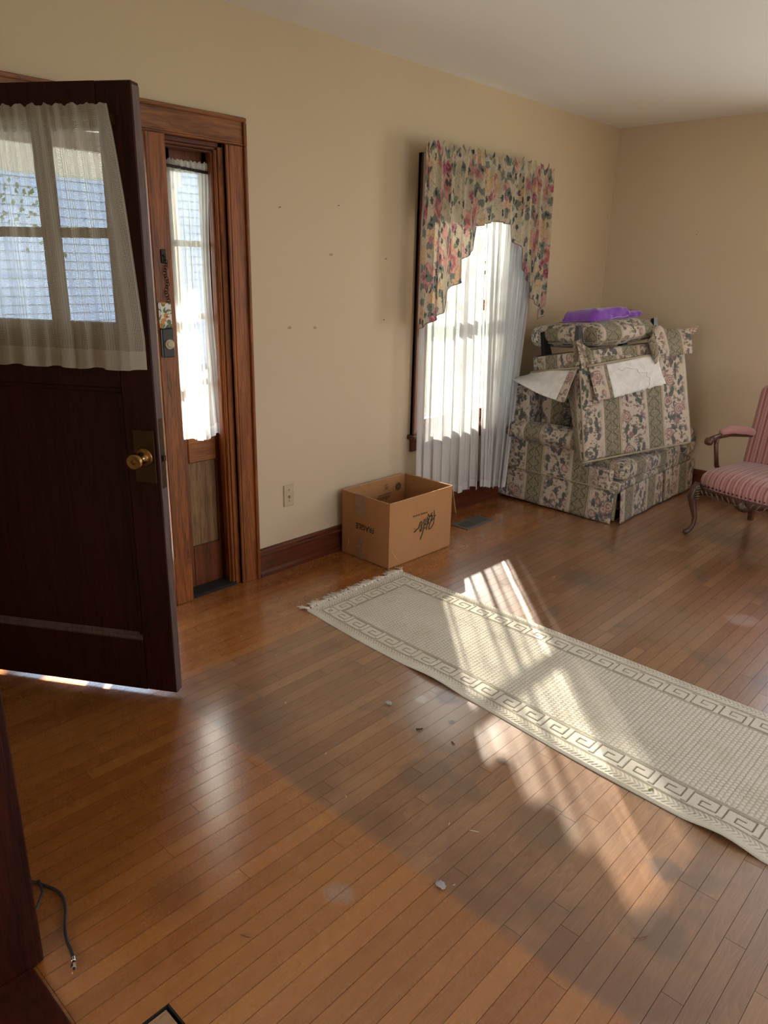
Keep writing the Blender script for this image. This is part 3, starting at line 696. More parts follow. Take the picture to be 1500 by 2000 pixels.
# ------------------------------------------------------------ wall plate, nails
sp = empty('light_switch', (0, 2.399, .40)); tag(sp, 'ivory single toggle switch plate low on the wall right of the door casing', 'switch')
b = B(); b.box(0, .006, 2.364, 2.434, .341, .458, .003); Pm(b.make('cover_plate', 'ivory', sp), sp)
b = B(); b.box(.006, .018, 2.395, 2.403, .386, .400, .002); Pm(b.make('toggle', 'ivory', sp), sp)
for z_ in (.370, .430):
    b = B(); b.lathe((.006, 2.399, z_), (1, 0, 0), [(0, .003), (.0012, .003)], 10); Pm(b.make('screw', 'brassdull', sp), sp)
def nail(loc, d, label):
    b = B(); b.lathe(loc, d, [(-.004, .001), (.010, .001), (.010, .0026), (.011, .002)], 10); tag(b.make('wall_nail', 'darkmetal'), label, 'nail', 'nails left in the walls')
nail((0, 2.375, 1.804), (1, 0, .2), 'single dark nail high on the wall right of the door casing')
nail((0, 2.752, 1.837), (1, 0, .2), 'tiny nail high on the wall midway between door and window')
nail((.681, YB, 1.822), (0, -1, .2), 'single nail in the back wall above the sofa')
nail((0, 3.099, 1.273), (1, 0, .2), 'small nail in the wall left of the window, lowest of those near it')
nail((0, 3.106, 1.594), (1, 0, .2), 'small nail in the wall left of the window beside the valance')
m_ = flat('scuffed_filler', (.36, .29, .19), .8)
for i, (y_, z_, lb) in enumerate(((2.707, 1.606, 'small filler scuff on the wall below the midway nail'), (2.424, 1.258, 'left one of the low filler scuffs on the wall'), (2.593, 1.251, 'right one of the low filler scuffs on the wall'))):
    b = B(); n = 9; pts = [(y_+(.006+.005*random.random())*math.cos(2*PI*k/n)*1.5, z_+(.005+.004*random.random())*math.sin(2*PI*k/n)) for k in range(n)]
    b.prof(pts, 'x', 0, .0012); tag(b.make('wall_scuff', m_), lb, 'scuff')
# ------------------------------------------------------------ floor vent
ve = empty('floor_vent', (.256, 3.715, 0)); tag(ve, 'grey metal floor register in the boards beside the cardboard box', 'vent')
x0, x1, y0, y1 = .190, .322, 3.572, 3.858
b = B(); b.box(x0, x0+.022, y0, y1, 0, .005, .0015); b.box(x1-.022, x1, y0, y1, 0, .005, .0015); b.box(x0+.022, x1-.022, y0, y0+.022, 0, .005, .0015); b.box(x0+.022, x1-.022, y1-.022, y1, 0, .005, .0015); b.box(x0+.022, x1-.022, 3.710, 3.720, 0, .005, .001)
Pm(b.make('frame', 'greymetal', ve), ve)
b = B(); b.box(x0+.02, x1-.02, y0+.02, y1-.02, .0002, .0008); Pm(b.make('duct', 'darkgap', ve), ve)
for side, (ya, yb) in enumerate(((y0+.022, 3.710), (3.720, y1-.022))):
    for k in range(9):
        xx = x0+.026+k*.0098
        b = B(); b.box(xx, xx+(.0025 if side == 0 else .006), ya, yb, .001, .004); Pm(b.make('slat', 'greymetal', ve), ve)
    if side == 0:
        for k in range(5):
            b = B(); yy = ya+.02+k*.022; b.box(x0+.022, x1-.022, yy, yy+.002, .001, .0036); Pm(b.make('slat', 'greymetal', ve), ve)
# ------------------------------------------------------------ cardboard box
bx = empty('cardboard_box', (.23, 3.0, 0)); tag(bx, 'open brown cardboard box marked FRAGILE standing against the wall', 'box')
c1, c2, c3, c4 = Vector((.046, 2.747)), Vector((.412, 2.742)), Vector((.418, 3.266)), Vector((.050, 3.270)); BH = .370; T = .004
def slab(b, a, c, z0, z1, t):
    d = (c-a).normalized(); n = Vector((d.y, -d.x)) ; i = -n*t
    v = [(*a, z0), (*c, z0), (*(c+i), z0), (*(a+i), z0), (*a, z1), (*c, z1), (*(c+i), z1), (*(a+i), z1)]
    b.add(v, [(0, 1, 5, 4), (2, 3, 7, 6), (1, 2, 6, 5), (3, 0, 4, 7), (4, 5, 6, 7), (0, 3, 2, 1)])
for a, c in ((c1, c2), (c2, c3), (c3, c4), (c4, c1)):
    b = B(); slab(b, a, c, .001, BH, T); Pm(b.make('side_panel', 'card', bx), bx)
    b = B(); slab(b, a, c, BH, BH+.0012, T); Pm(b.make('cut_edge', 'cardedge', bx), bx)
b = B(); b.add([(*c1, .001), (*c2, .001), (*c3, .001), (*c4, .001), (*c1, .006), (*c2, .006), (*c3, .006), (*c4, .006)], [(3, 2, 1, 0), (4, 5, 6, 7), (0, 1, 5, 4), (1, 2, 6, 5), (2, 3, 7, 6), (3, 0, 4, 7)]); Pm(b.make('bottom', 'card', bx), bx)
b = B(); v = [(.058, 3.272, BH), (.412, 3.270, BH), (.400, 3.335, .185), (.066, 3.338, .185)]; b.add(v + [(p[0], p[1]+.004, p[2]+.001) for p in v], [(0, 1, 2, 3), (7, 6, 5, 4), (0, 4, 5, 1), (1, 5, 6, 2), (2, 6, 7, 3), (3, 7, 4, 0)]); Pm(b.make('flap', 'card', bx), bx)
def text(body, name, size, mat_, parent, M4, ext=.0004):
    cu = bpy.data.curves.new(name, 'FONT'); cu.body = body; cu.size = size; cu.extrude = ext; cu.align_x = 'CENTER'; cu.align_y = 'CENTER'; cu.resolution_u = 3; cu.offset = size*.012
    tmp = bpy.data.objects.new(name, cu); COL.objects.link(tmp); bpy.context.view_layer.update()
    me = bpy.data.meshes.new_from_object(tmp.evaluated_get(bpy.context.evaluated_depsgraph_get())); bpy.data.objects.remove(tmp)
    me.materials.clear(); me.materials.append(M[mat_]); me.transform(M4); o = bpy.data.objects.new(name, me); link(o, parent); return o
# upside-down FRAGILE on the face y=2.742 (normal -y); image right is +x
Rm = Matrix(((-.82, 0, 0, .229), (0, 0, -1, 2.7435), (0, -1.0, 0, .192), (0, 0, 0, 1)))
Pm(text('FRAGILE', 'printed_word', .046, 'ink', bx, Rm), bx)
def stroke(pts, w, x=.4165, face='x'):
    b = B(); L = []; Rr = []
    P2 = [Vector(p) for p in pts]
    # smooth by catmull
    Q = []
    for i in range(len(P2)-1):
        p0, p1, p2, p3 = P2[max(0, i-1)], P2[i], P2[i+1], P2[min(len(P2)-1, i+2)]
        for k in range(4):
            t = k/4; Q.append(.5*((2*p1)+(p2-p0)*t+(2*p0-5*p1+4*p2-p3)*t*t+(3*p1-p0-3*p2+p3)*t*t*t))
    Q.append(P2[-1])
    v = []; f = []
    for i, q in enumerate(Q):
        t = (Q[min(i+1, len(Q)-1)]-Q[max(i-1, 0)]).normalized(); n = Vector((-t.y, t.x))*w*.5*(1.0 if 0 < i < len(Q)-1 else .5)
        for s_, dx in ((1, 0), (-1, 0), (-1, -.0006), (1, -.0006)):
            p = q+n*s_; v.append((x+dx, p.x, p.y) if face == 'x' else (p.x, x, p.y))
    for i in range(len(Q)-1):
        for k in range(4): f.append((i*4+k, i*4+(k+1) % 4, i*4+4+(k+1) % 4, i*4+4+k))
    return v, f
# crop pixel (0..1500) -> (y,z) on the face, bilinear from the four measured corners
def cz(u, v):
    u /= 1500; v /= 1500; a = ((2.855, .332), (3.166, .264), (3.182, .042), (2.865, .124))
    y = (a[0][0]*(1-u)+a[1][0]*u)*(1-v)+(a[3][0]*(1-u)+a[2][0]*u)*v; z = (a[0][1]*(1-u)+a[1][1]*u)*(1-v)+(a[3][1]*(1-u)+a[2][1]*u)*v
    return (y, z)
ST = [[(1220, 120), (1215, 400), (1190, 650), (1120, 800), (1010, 915), (985, 850), (1040, 650), (1120, 540), (1215, 430)], [(1290, 330), (1230, 370)],
      [(1140, 220), (1080, 300), (1060, 400), (1120, 330), (1130, 420), (1060, 540), (1110, 500)], [(985, 280), (970, 350), (1010, 380), (1000, 450), (960, 600), (900, 800), (880, 960)],
      [(930, 400), (920, 480), (960, 520), (930, 620), (980, 640), (940, 720)], [(850, 480), (870, 600), (830, 740), (880, 700)], [(800, 490), (780, 620), (790, 700), (760, 900), (700, 1130), (620, 1370)],
      [(700, 590), (630, 640), (600, 740), (560, 860), (460, 960), (370, 1060)], [(720, 620), (690, 740), (650, 760), (690, 880), (625, 1020), (615, 900)], [(850, 830), (790, 900)], [(400, 905), (380, 915)]]
b = B()
for s_ in ST: b.add(*stroke([cz(*q) for q in s_], .0062, .4186))
Pm(b.make('script_lettering', 'ink', bx), bx)
b = B()
for k in range(17):
    u = 330+k*37; v = 395-k*11.5; h = 60 + 18*math.sin(k*2.2)
    if k in (8,): continue
    b.add(*stroke([cz(u, v-h/2), cz(u+6*math.sin(k*3), v+h/2)], .0026, .4186))
    if k % 2: b.add(*stroke([cz(u, v+h/2), cz(u+22, v+h/2-6)], .002, .4186))
Pm(b.make('small_lettering', 'ink', bx), bx)
b = B()
cyy, czz = 3.205, .300
for r0 in (.022, .013): b.add(*stroke([(cyy+r0*math.cos(t), czz+r0*math.sin(t)) for t in [2*PI*i/14 for i in range(15)]], .004, .0565))
for k in range(3): b.add(*stroke([(cyy-.012+.012*k, czz-.012), (cyy-.012+.012*k, czz+.012)], .003, .0565))
for k in range(8): b.add(*stroke([(3.02+.015*k, .243+.004*math.sin(k*2)), (3.026+.015*k, .265)], .005, .0565))
b.add(*stroke([(3.03, .272), (3.145, .276)], .004, .0565))
for k in range(3): b.add(*stroke([(3.09+.010*k, .300), (3.09+.010*k, .322)], .003, .0565))
b.add(*stroke([(3.085, .328), (3.115, .332)], .003, .0565))
Pm(b.make('inside_print', 'ink', bx), bx)
b = B(); b.box(.155, .235, 2.7415, 2.7440, .255, .374, 0); Pm(b.make('packing_tape', 'tape', bx), bx)
b = B(); b.box(.168, .222, 2.7415, 2.7440, .002, .12, 0); Pm(b.make('packing_tape', 'tape', bx), bx)
for tp_ in ([(.10, 2.741, .055), (.112, 2.736, .075), (.105, 2.736, .095)], [(.419, 2.76, .10), (.424, 2.785, .06), (.423, 2.80, .045)], [(.06, 2.86, .365), (.055, 2.87, .385), (.062, 2.89, .36)]):
    b = B(); b.tube(tp_, .0014, 5); Pm(b.make('torn_fibre', 'cardedge', bx), bx)
# ------------------------------------------------------------ rug
rg = empty('runner_rug', (1.7, 2.4, 0)); tag(rg, 'cream woven runner rug with raised key border and fringe crossing the wood floor', 'rug')
LR = 2.62; RX = .490; WR = .69; n1 = 1040; n2 = 280
bb = np.linspace(0, LR, n1); aa = np.linspace(0, 1, n2)
Bq, Aq = np.meshgrid(bb, aa*WR, indexing='ij')
ea = np.minimum(Aq, WR-Aq); eb = Bq; e = np.minimum(ea, eb)
H = np.full(Bq.shape, .0)
alongA = eb < ea    # in end border the strip runs across
lng = np.where(alongA, Aq, Bq)
def groove(d, w): return np.exp(-(d/w)**2)
binding = e < .010
her = (e >= .010) & (e < .046)
H += her*.0016*np.sin((lng*1.0+np.abs(e-.028)*1.0)*2*PI/.016)
H += (~her)*(e < .135)*(e > .05)*.0004*np.sin(lng*2*PI/.006)*np.sin(e*2*PI/.006)
for g0 in (.049, .054, .128, .134): H -= .0030*groove(e-g0, .0018)
# key meander
cell = .107; Kc = np.mod(lng, cell)/cell; Kr = (e-.062)/(.060)
segs = [((.06, 0), (.06, 1)), ((.06, 1), (.84, 1)), ((.84, 1), (.84, .22)), ((.84, .22), (.36, .22)), ((.36, .22), (.36, .64)), ((.36, .64), (.60, .64)), ((.06, 0), (-.10, 0))]
dmin = np.full(Bq.shape, 9.)
for (x0, y0), (x1, y1) in segs:
    ax_, ay_ = x0*cell, y0*.060; bx_, by_ = x1*cell, y1*.060; px_, py_ = Kc*cell, Kr*.060
    for sh in (0, cell):
        L2 = (bx_-ax_)**2+(by_-ay_)**2; t = np.clip(((px_-sh-ax_)*(bx_-ax_)+(py_-ay_)*(by_-ay_))/L2, 0, 1)
        dmin = np.minimum(dmin, np.hypot(px_-sh-(ax_+t*(bx_-ax_)), py_-(ay_+t*(by_-ay_))))
key = (e > .056) & (e < .126)
H -= key*.0042*groove(dmin, .0021)
ctr = e >= .137
nb = np.floor(Bq/.0165); off_ = np.mod(nb, 2)*.0075
nub = np.sin(PI*np.mod(Bq, .0165)/.0165)**.7*np.abs(np.sin(PI*(Aq+off_)/.0150))**.6
H += ctr*(.0036*nub-.0020)
H += rng.normal(0, .00022, H.shape)
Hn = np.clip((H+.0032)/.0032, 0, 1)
Z = .0085 + H
Z *= np.clip(ea/.006, .35, 1)
Xw = RX + Bq
near = 2.09-.072*(Xw-RX) + .006*np.sin(Xw*5.5); far = 2.772-.0215*(Xw-RX)
Yw = near + (far-near)*(Aq/WR)
lift = .016*np.exp(-((Xw-1.30)/.16)**2)*np.exp(-(Aq/.05)**2) + .020*np.exp(-((Xw-2.45)/.10)**2)*np.exp(-(Aq/.06)**2)+ .006*np.exp(-((Xw-2.1)/.2)**2)*np.exp(-((Aq-.1)/.12)**2)
Z = Z+lift
co_ = np.stack([Xw, Yw, Z], -1).reshape(-1, 3); nV = co_.shape[0]
i, j = np.meshgrid(np.arange(n1-1), np.arange(n2-1), indexing='ij'); a0 = i*n2+j
fc = np.stack([a0, a0+n2, a0+n2+1, a0+1], -1).reshape(-1, 4)
# rim down to the floor
rim = np.concatenate([np.arange(0, n1)*n2, (n1-1)*n2+np.arange(1, n2), np.arange(n1-2, -1, -1)*n2+n2-1, np.arange(n2-2, 0, -1)])
low = co_[rim].copy(); low[:, 2] = np.maximum(.001, low[:, 2]-.008); k = np.arange(len(rim)); k2 = (k+1) % len(rim)
fr2 = np.stack([rim[k], nV+k, nV+k2, rim[k2]], -1)
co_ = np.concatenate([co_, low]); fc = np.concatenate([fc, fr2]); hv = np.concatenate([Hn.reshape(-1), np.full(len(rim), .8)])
me = bpy.data.meshes.new('weave'); me.vertices.add(len(co_)); me.vertices.foreach_set('co', co_.astype(np.float32).ravel())
me.loops.add(fc.size); me.loops.foreach_set('vertex_index', fc.astype(np.int32).ravel()); me.polygons.add(len(fc))
me.polygons.foreach_set('loop_start', np.arange(0, fc.size, 4, dtype=np.int32)); me.polygons.foreach_set('use_smooth', np.ones(len(fc), bool)); me.update(calc_edges=True)
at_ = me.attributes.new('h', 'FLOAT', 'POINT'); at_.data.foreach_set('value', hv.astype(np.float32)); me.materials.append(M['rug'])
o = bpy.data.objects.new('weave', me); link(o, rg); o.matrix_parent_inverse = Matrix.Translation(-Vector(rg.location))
for k in range(52):
    yy = 2.095+.675*k/51+random.uniform(-.003, .003); an = random.uniform(-.9, .9); L = random.uniform(.042, .068); b = B()
    for q in range(3):
        a2 = an+random.uniform(-.35, .35); c_ = random.uniform(-.5, .5)
        pts = [(.494, yy, .008), (.484, yy+.004*q-.004, .013)]
        for w in (.35, .7, 1): pts.append((.484-L*w*math.cos(a2+c_*w), yy+L*w*math.sin(a2+c_*w)+.003*(q-1), .011*(1-w)+.003+.003*(q == 1)))
        b.tube(pts, [.0026, .0032, .003, .0028, .0016], 5)
    Pm(b.make('tassel', 'fringe', rg, True), rg)
# ------------------------------------------------------------ loveseat
lv = empty('floral_loveseat', (.45, 4.95, 0)); tag(lv, 'floral striped loveseat with skirt standing below the stacked upholstery by the window', 'sofa')
def cu(name, *a, **k): o = cushion(name, *a[:6], 'uphol', lv, **k); return Pm(o, lv)
cu('base', .06, .86, 4.362, 5.56, .045, .27, r=.02, puff=.004)
for (px_, py_) in ((.12, 4.42), (.82, 4.42), (.12, 5.5), (.82, 5.5)):
    b = B(); b.box(px_-.025, px_+.025, py_-.025, py_+.025, 0, .05, .004); Pm(b.make('foot', 'blackwood', lv), lv)
cu('side_panel', .04, .66, 4.345, 4.44, .20, .50, r=.02, puff=.004, seed=2, off=(.127, .05))
cu('side_panel', .63, .85, 4.347, 4.42, .20, .345, r=.02, puff=.004, seed=2, off=(.127, .05))
def rollarm(name, yc, zc, r, x0, x1, off, flare=0, sag=0):
    b = B(); n = 28; Lx = x1-x0
    prof = [(0, .0), (.004, .75), (.02, 1), (.5, 1.0), (.94, 1.0+flare), (.985, .97+flare), (1, .8), (.992, .55), (.988, 0.02)]
    def pos(u, w):
        a = u*2*PI; k = w*(len(prof)-1); i_ = min(int(k), len(prof)-2); f_ = k-i_
        xx = prof[i_][0]*(1-f_)+prof[i_+1][0]*f_; rr = (prof[i_][1]*(1-f_)+prof[i_+1][1]*f_)*r
        rr *= 1+.03*math.sin(xx*9+a*2)
        return (x0+Lx*xx, yc+math.cos(a)*rr, zc+math.sin(a)*rr*.92 - sag*xx)
    b.grid(pos, n, 48, lambda u, w: (x0+Lx*(prof[min(int(w*(len(prof)-1)), len(prof)-2)][0])+off, u*2*PI*r) if False else (x0+Lx*np.interp(w*(len(prof)-1), range(len(prof)), [p[0] for p in prof])+off, u*2*PI*r))
    return Pm(b.make(name, 'uphol', lv, True), lv)
rollarm('arm', 4.358, .505, .078, .04, .655, .127)
cu('arm_inside', .17, .66, 4.36, 4.47, .35, .56, r=.03, puff=.006, seed=3)
rollarm('arm', 5.45, .385, .105, .10, .93, .0, .14)
cu('arm_inside', .17, .86, 5.30, 5.44, .2, .45, r=.03, puff=.006, seed=4)
def lean(w): return Vector((w.x - .10*(w.z-.3)*.6, w.y, w.z))
cu('backrest', .10, .245, 4.345, 5.52, .22, .80, r=.035, puff=.01, seed=5, fn=lean, off=(.1, 0))
cu('back_cushion', .25, .45, 4.45, 4.98, .40, .79, r=.05, puff=.03, seed=6, fn=lean)
cu('back_cushion', .25, .45, 4.99, 5.36, .40, .78, r=.05, puff=.03, seed=7, fn=lean)
cu('seat_cushion', .30, .915, 4.432, 5.12, .268, .392, r=.04, puff=.014, seed=8, off=(.03, 0))
cu('front_rail', .80, .905, 4.37, 5.12, .19, .268, r=.02, puff=.004, seed=9)
cu('arm_front', .80, .90, 5.12, 5.56, .19, .38, r=.03, puff=.006, seed=10)
# skirt panels: thin hanging cloth
def skirt(name, a, c, z0a, z0c, z1a, z1c, fl, off, mat='uphol', wav=.004, parent=lv, n=30, t=.007, label=None):
    a, c = Vector(a), Vector(c); d = (c-a).normalized(); nn = Vector((d.y, -d.x)); L = (c-a).length
    def pos(s, w):
        p = a.lerp(c, s) + nn*(fl*(1-w) + wav*math.sin(s*L*19+1)*(1-w)); zt = z1a*(1-s)+z1c*s; zb = z0a*(1-s)+z0c*s
        return (p.x, p.y, zb*(1-w)+zt*w)
    b = B(); b.grid(pos, n, 8, lambda s, w: (s*L+off, (z0a*(1-w)+z1a*w)))
    o = b.make(name, mat, parent, True, label, solid=t, fixn=False)
    return o
Pm(skirt('skirt_panel', (.015, 4.352), (.895, 4.345), .022, .003, .232, .222, .016, .11+.02), lv)
Pm(skirt('skirt_panel', (.925, 4.385), (.915, 5.05), .006, .012, .222, .232, .016, .30), lv)
Pm(skirt('skirt_panel', (.915, 5.065), (.925, 5.575), .012, .014, .232, .238, .018, .10), lv)
Pm(skirt('pleat', (.885, 4.365), (.905, 4.375), .02, .02, .222, .222, .006, .10), lv)
Pm(skirt('pleat', (.895, 5.04), (.895, 5.08), .02, .02, .222, .222, .006, .10), lv)
def welt(pts, r=.004, parent=lv, mat='welt', name='welting'):
    b = B(); b.tube(pts, r, 6); o = b.make(name, mat, parent, True); return o
Pm(welt([(.03, 4.34, .234), (.30, 4.342, .232), (.60, 4.342, .229), (.895, 4.338, .224)]), lv)
Pm(welt([(.30, 4.436, .375), (.88, 4.436, .375), (.905, 4.46, .375), (.912, 5.10, .375)]), lv)
Pm(welt([(.30, 4.436, .285), (.88, 4.436, .285), (.905, 4.46, .285), (.912, 5.10, .285)]), lv)
# ------------------------------------------------------------ upturned slipper chair
th = math.radians(22); n0 = Vector((math.cos(th), -math.sin(th), 0)); d0 = Vector((math.sin(th), math.cos(th), 0)); zz = Vector((0, 0, 1))
t1 = math.radians(10.5); t2 = math.radians(4.0)
xl = (n0*math.cos(t1)+zz*math.sin(t1)); yl = (d0*math.cos(t2)+zz*math.sin(t2)); yl = (yl-xl*yl.dot(xl)).normalized(); zl = xl.cross(yl)
CW = .90
uc = empty('upturned_chair'); uc.matrix_world = Matrix(((xl.x, yl.x, zl.x, .60), (xl.y, yl.y, zl.y, 4.24), (xl.z, yl.z, zl.z, 1.085), (0, 0, 0, 1)))
tag(uc, 'upside-down floral striped chair with legs in the air, balanced on the loveseat', 'chair')
def cc(name, *a, **k): return cushion(name, *a[:6], 'uphol', uc, **k)
cc('seat_rail', -.50, -.012, .012, CW-.02, -.20, 0, r=.015, puff=.004, seed=11, uvax=None)
cc('seat_body', -.46, -.06, .05, CW-.06, -.30, -.18, r=.03, puff=.006, seed=12)
def taper(w):
    k = max(0, min(1, (-w.z-.1)/.6)); x = w.x
    if x < -.02: x = -.012-(-.012-x)*(1-.62*k)
    y = w.y + (w.y-CW*.45)*.05*k
    return Vector((x+.0*k, y, w.z + .012*math.sin(w.y*7)))
cc('backrest', -.155, 0, .0, CW, -.70, -.06, r=.022, puff=.008, seed=13, fn=taper, seg=26, off=(.185, .02))
for (x_, y_, tp, nm) in ((-.055, .045, 1, 0), (-.40, .06, 1, 0), (-.055, .665, 1, 0), (-.40, .72, 1, 0)):
    b = B(); v = []; L = .155
    for zq, w in ((-.05, .025), (.02, .024), (L, .014)):
        dx = .018*(1 if x_ > -.2 else -1)*(zq/L)
        v += [(x_-w+dx, y_-w, zq), (x_+w+dx, y_-w, zq), (x_+w+dx, y_+w, zq), (x_-w+dx, y_+w, zq)]
    f = [(0, 3, 2, 1), (8, 9, 10, 11)]
    for r in (0, 4):
        for k in range(4): f.append((r+k, r+(k+1) % 4, r+4+(k+1) % 4, r+4+k))
    b.add(v, f); b.make('leg', 'blackwood', uc)
# frame underside webbing
b = B(); b.box(-.48, -.03, .03, CW-.04, .000, .004, .001); b.make('dust_cover', 'black', uc)
# skirts hanging inside-out
def sheet(name, pts4, mat, n=16, m_=10, bulge=.01, uv0=(0, 0), parent=uc, solid=.004, ragged=0, label=None, uvs=(None, None), seed=0):
    A, Bq_, C_, D_ = [Vector(p) for p in pts4]; nr = (Bq_-A).cross(D_-A).normalized()
    def pos(s, t):
        p = A.lerp(Bq_, s).lerp(D_.lerp(C_, s), t); w = noise.noise(Vector((s*2.2+seed, t*2+seed, 1.3)))
        p = p + nr*(bulge*4*s*(1-s)*t + bulge*.9*w)
        if ragged and t > .99: p += (A-D_).normalized()*ragged*noise.noise(Vector((s*19, seed, 2)))
        return p
    LU = (Bq_-A).length; LV = (D_-A).length
    b = B(); b.grid(pos, n, m_, lambda s, t: (uv0[0]+s*LU, uv0[1]+t*LV))
    return b.make(name, mat, parent, True, label, solid=solid, fixn=False)
# side flap (facing -y): white lining + patterned hem strip
sheet('skirt_flap', [(-.50, .0, -.105), (-.085, .0, -.105), (-.045, -.165, -.285), (-.52, -.15, -.135)][:4], 'lining', 24, 14, .012, label='white lined side flap folded out', seed=1)
sheet('skirt_hem', [(-.085, .0, -.105), (-.02, .0, -.105), (.035, -.165, -.295), (-.045, -.165, -.285)], 'uphol', 8, 12, .006, (.27, 0), seed=2)
# rear flap (facing +x)
sheet('skirt_flap', [(.008, .055, -.105), (.008, .20, -.10), (.045, .215, -.315), (.045, .075, -.315)], 'uphol', 10, 12, .006, (.235, .0), seed=3)
sheet('skirt_flap', [(.009, .20, -.10), (.009, .62, -.078), (.046, .655, -.275), (.046, .215, -.315)], 'lining', 30, 14, .012, label='torn off-white lining on the rear flap', ragged=.012, seed=4)
b = B(); b.tube([(.014, .04+.585*i/12, -.098+.022*i/12) for i in range(13)], .008, 6); b.make('welting', 'welt', uc, True)
b = B(); b.tube([(-.50+.50*i/12, -.006, -.100) for i in range(13)], .007, 6); b.make('welting', 'welt', uc, True)
b = B(); b.tube([(.0, -.002+CW*i/20*1.02-.03, -.695) for i in range(21)], .007, 6); b.make('welting', 'welt', uc, True)
b = B(); b.tube([(-.045+.01*math.sin(i), -.02, -.14-.55*i/12) if False else (-.002, -.012*i/12-.002, -.12-.57*i/12) for i in range(13)], .0055, 6); b.make('welting', 'welt', uc, True)
# shading of the lining's creases, drawn as darker lines
b = B()
for pl in ([(.26, -.135), (.30, -.155), (.33, -.135), (.38, -.15), (.42, -.155), (.43, -.18), (.50, -.185), (.49, -.21), (.52, -.22), (.51, -.27), (.45, -.30), (.40, -.30)],):
    pts = [(.034 + (-z)*.12*.5, y, z) for y, z in pl]; b.tube(pts, .0016, 5)
b.make('crease_shade', flat('tear_shadow_edge', (.50, .45, .38), .9), uc)
# bunched fabric at the near corner and far corner
def blob(name, c, r, seed, mat='uphol', parent=uc, amp=.35, uvo=0):
    b = B()
    def pos(u, w):
        a = u*2*PI; e_ = (w-.5)*PI; d = Vector((math.cos(a)*math.cos(e_), math.sin(a)*math.cos(e_), math.sin(e_)))
        k = 1+amp*noise.noise(d*1.8+Vector((seed, 0, 0)))+amp*.5*noise.noise(d*4+Vector((0, seed, 0)))
        return Vector(c)+Vector((d.x*r[0], d.y*r[1], d.z*r[2]))*k
    b.grid(pos, 28, 18, lambda u, w: (u*.5+uvo, w*.3)); return b.make(name, mat, parent, True)
sheet('corner_fold', [(-.03, -.012, .06), (.018, .01, .075), (.022, .055, -.10), (-.045, -.018, -.10)], 'uphol', 12, 14, .02, (.1, 0), seed=5)
sheet('corner_fold', [(.0, -.01, .06), (.012, .075, .01), (.02, .085, -.10), (.012, .0, -.11)], 'uphol', 12, 14, .02, (.3, .2), seed=6)
# drape thrown over the far rear corner
def drape(s, t):
    y = .60+.31*s
    if t < .35: k = t/.35; x = -.20+.21*k; z = .085-.03*k+.02*math.sin(s*4)
    else: k = (t-.35)/.65; x = .014+.022*math.sin(k*2.4); z = .055-.155*k
    w = noise.noise(Vector((s*3, t*3, 4)))*.018
    return (x+w, y-.03*(1-t)*math.sin(s*3), z+w*.7+.03*math.exp(-((s-.15)/.2)**2)*(1-t))
b = B(); b.grid(drape, 26, 26, lambda s, t: (s*.31+.25, t*.36)); b.make('corner_drape', 'uphol', uc, True, solid=.006, fixn=False)
def curl(s, t):
    a = -1.2+3.4*t; return (.02+.03*math.cos(a)*(1-.4*s)+.01*s, .555+.05*s+.035*math.sin(a)*.8, .045-.16*s+.025*math.sin(a*1.2))
b = B(); b.grid(curl, 14, 20, lambda s, t: (s*.15, t*.15)); b.make('skirt_curl', 'uphol', uc, True, solid=.005, fixn=False)
sheet('skirt_flap', [(-.24, .895, .06), (-.03, .895, .055), (-.02, 1.02, .045), (-.30, .99, .075)], 'lining', 12, 10, .01, seed=7, label='grey lined flap sticking out at the far corner')
sheet('skirt_flap', [(-.03, .895, -.06), (-.035, .89, .06), (-.02, 1.05, .075), (-.028, .95, -.02)], 'uphol', 8, 10, .006, (.2, 0), seed=8)
# ------------------------------------------------------------ loose cushion on top, purple blanket
lc = empty('loose_cushion'); lc.matrix_world = uc.matrix_world @ Matrix.Translation((-.25, .36, .024)) @ Matrix.Rotation(math.radians(5.5), 4, 'Y') @ Matrix.Rotation(math.radians(6), 4, 'Z')
tag(lc, 'plump floral box cushion lying on the underside of the upturned chair', 'cushion')
def rnd(w):   # rounded plan
    return Vector((w.x, w.y, w.z+.012*math.cos(w.x*4)))
cushion('cover', -.37, .255, -.27, .275, 0.012, .142, 'uphol', lc, r=.055, puff=.030, seed=14, seg=24, fn=rnd, off=(.2, .1))
for zq in (.040, .118):
    pts = []
    for k in range(49):
        a = 2*PI*k/48; ex = .30; c_, s_ = math.cos(a), math.sin(a); sgn = lambda q: 1 if q >= 0 else -1
        pts.append((-.0575+.318*sgn(c_)*abs(c_)**ex, .03+.306*sgn(s_)*abs(s_)**ex*.91-.026, zq))
    b = B(); b.tube(pts, .0035, 6, False); b.make('piping', 'uphol', lc, True)
pb = empty('purple_blanket'); pb.matrix_world = lc.matrix_world @ Matrix.Translation((.02, -.01, .166))
tag(pb, 'folded purple fleece blanket resting on top of the loose cushion', 'blanket')
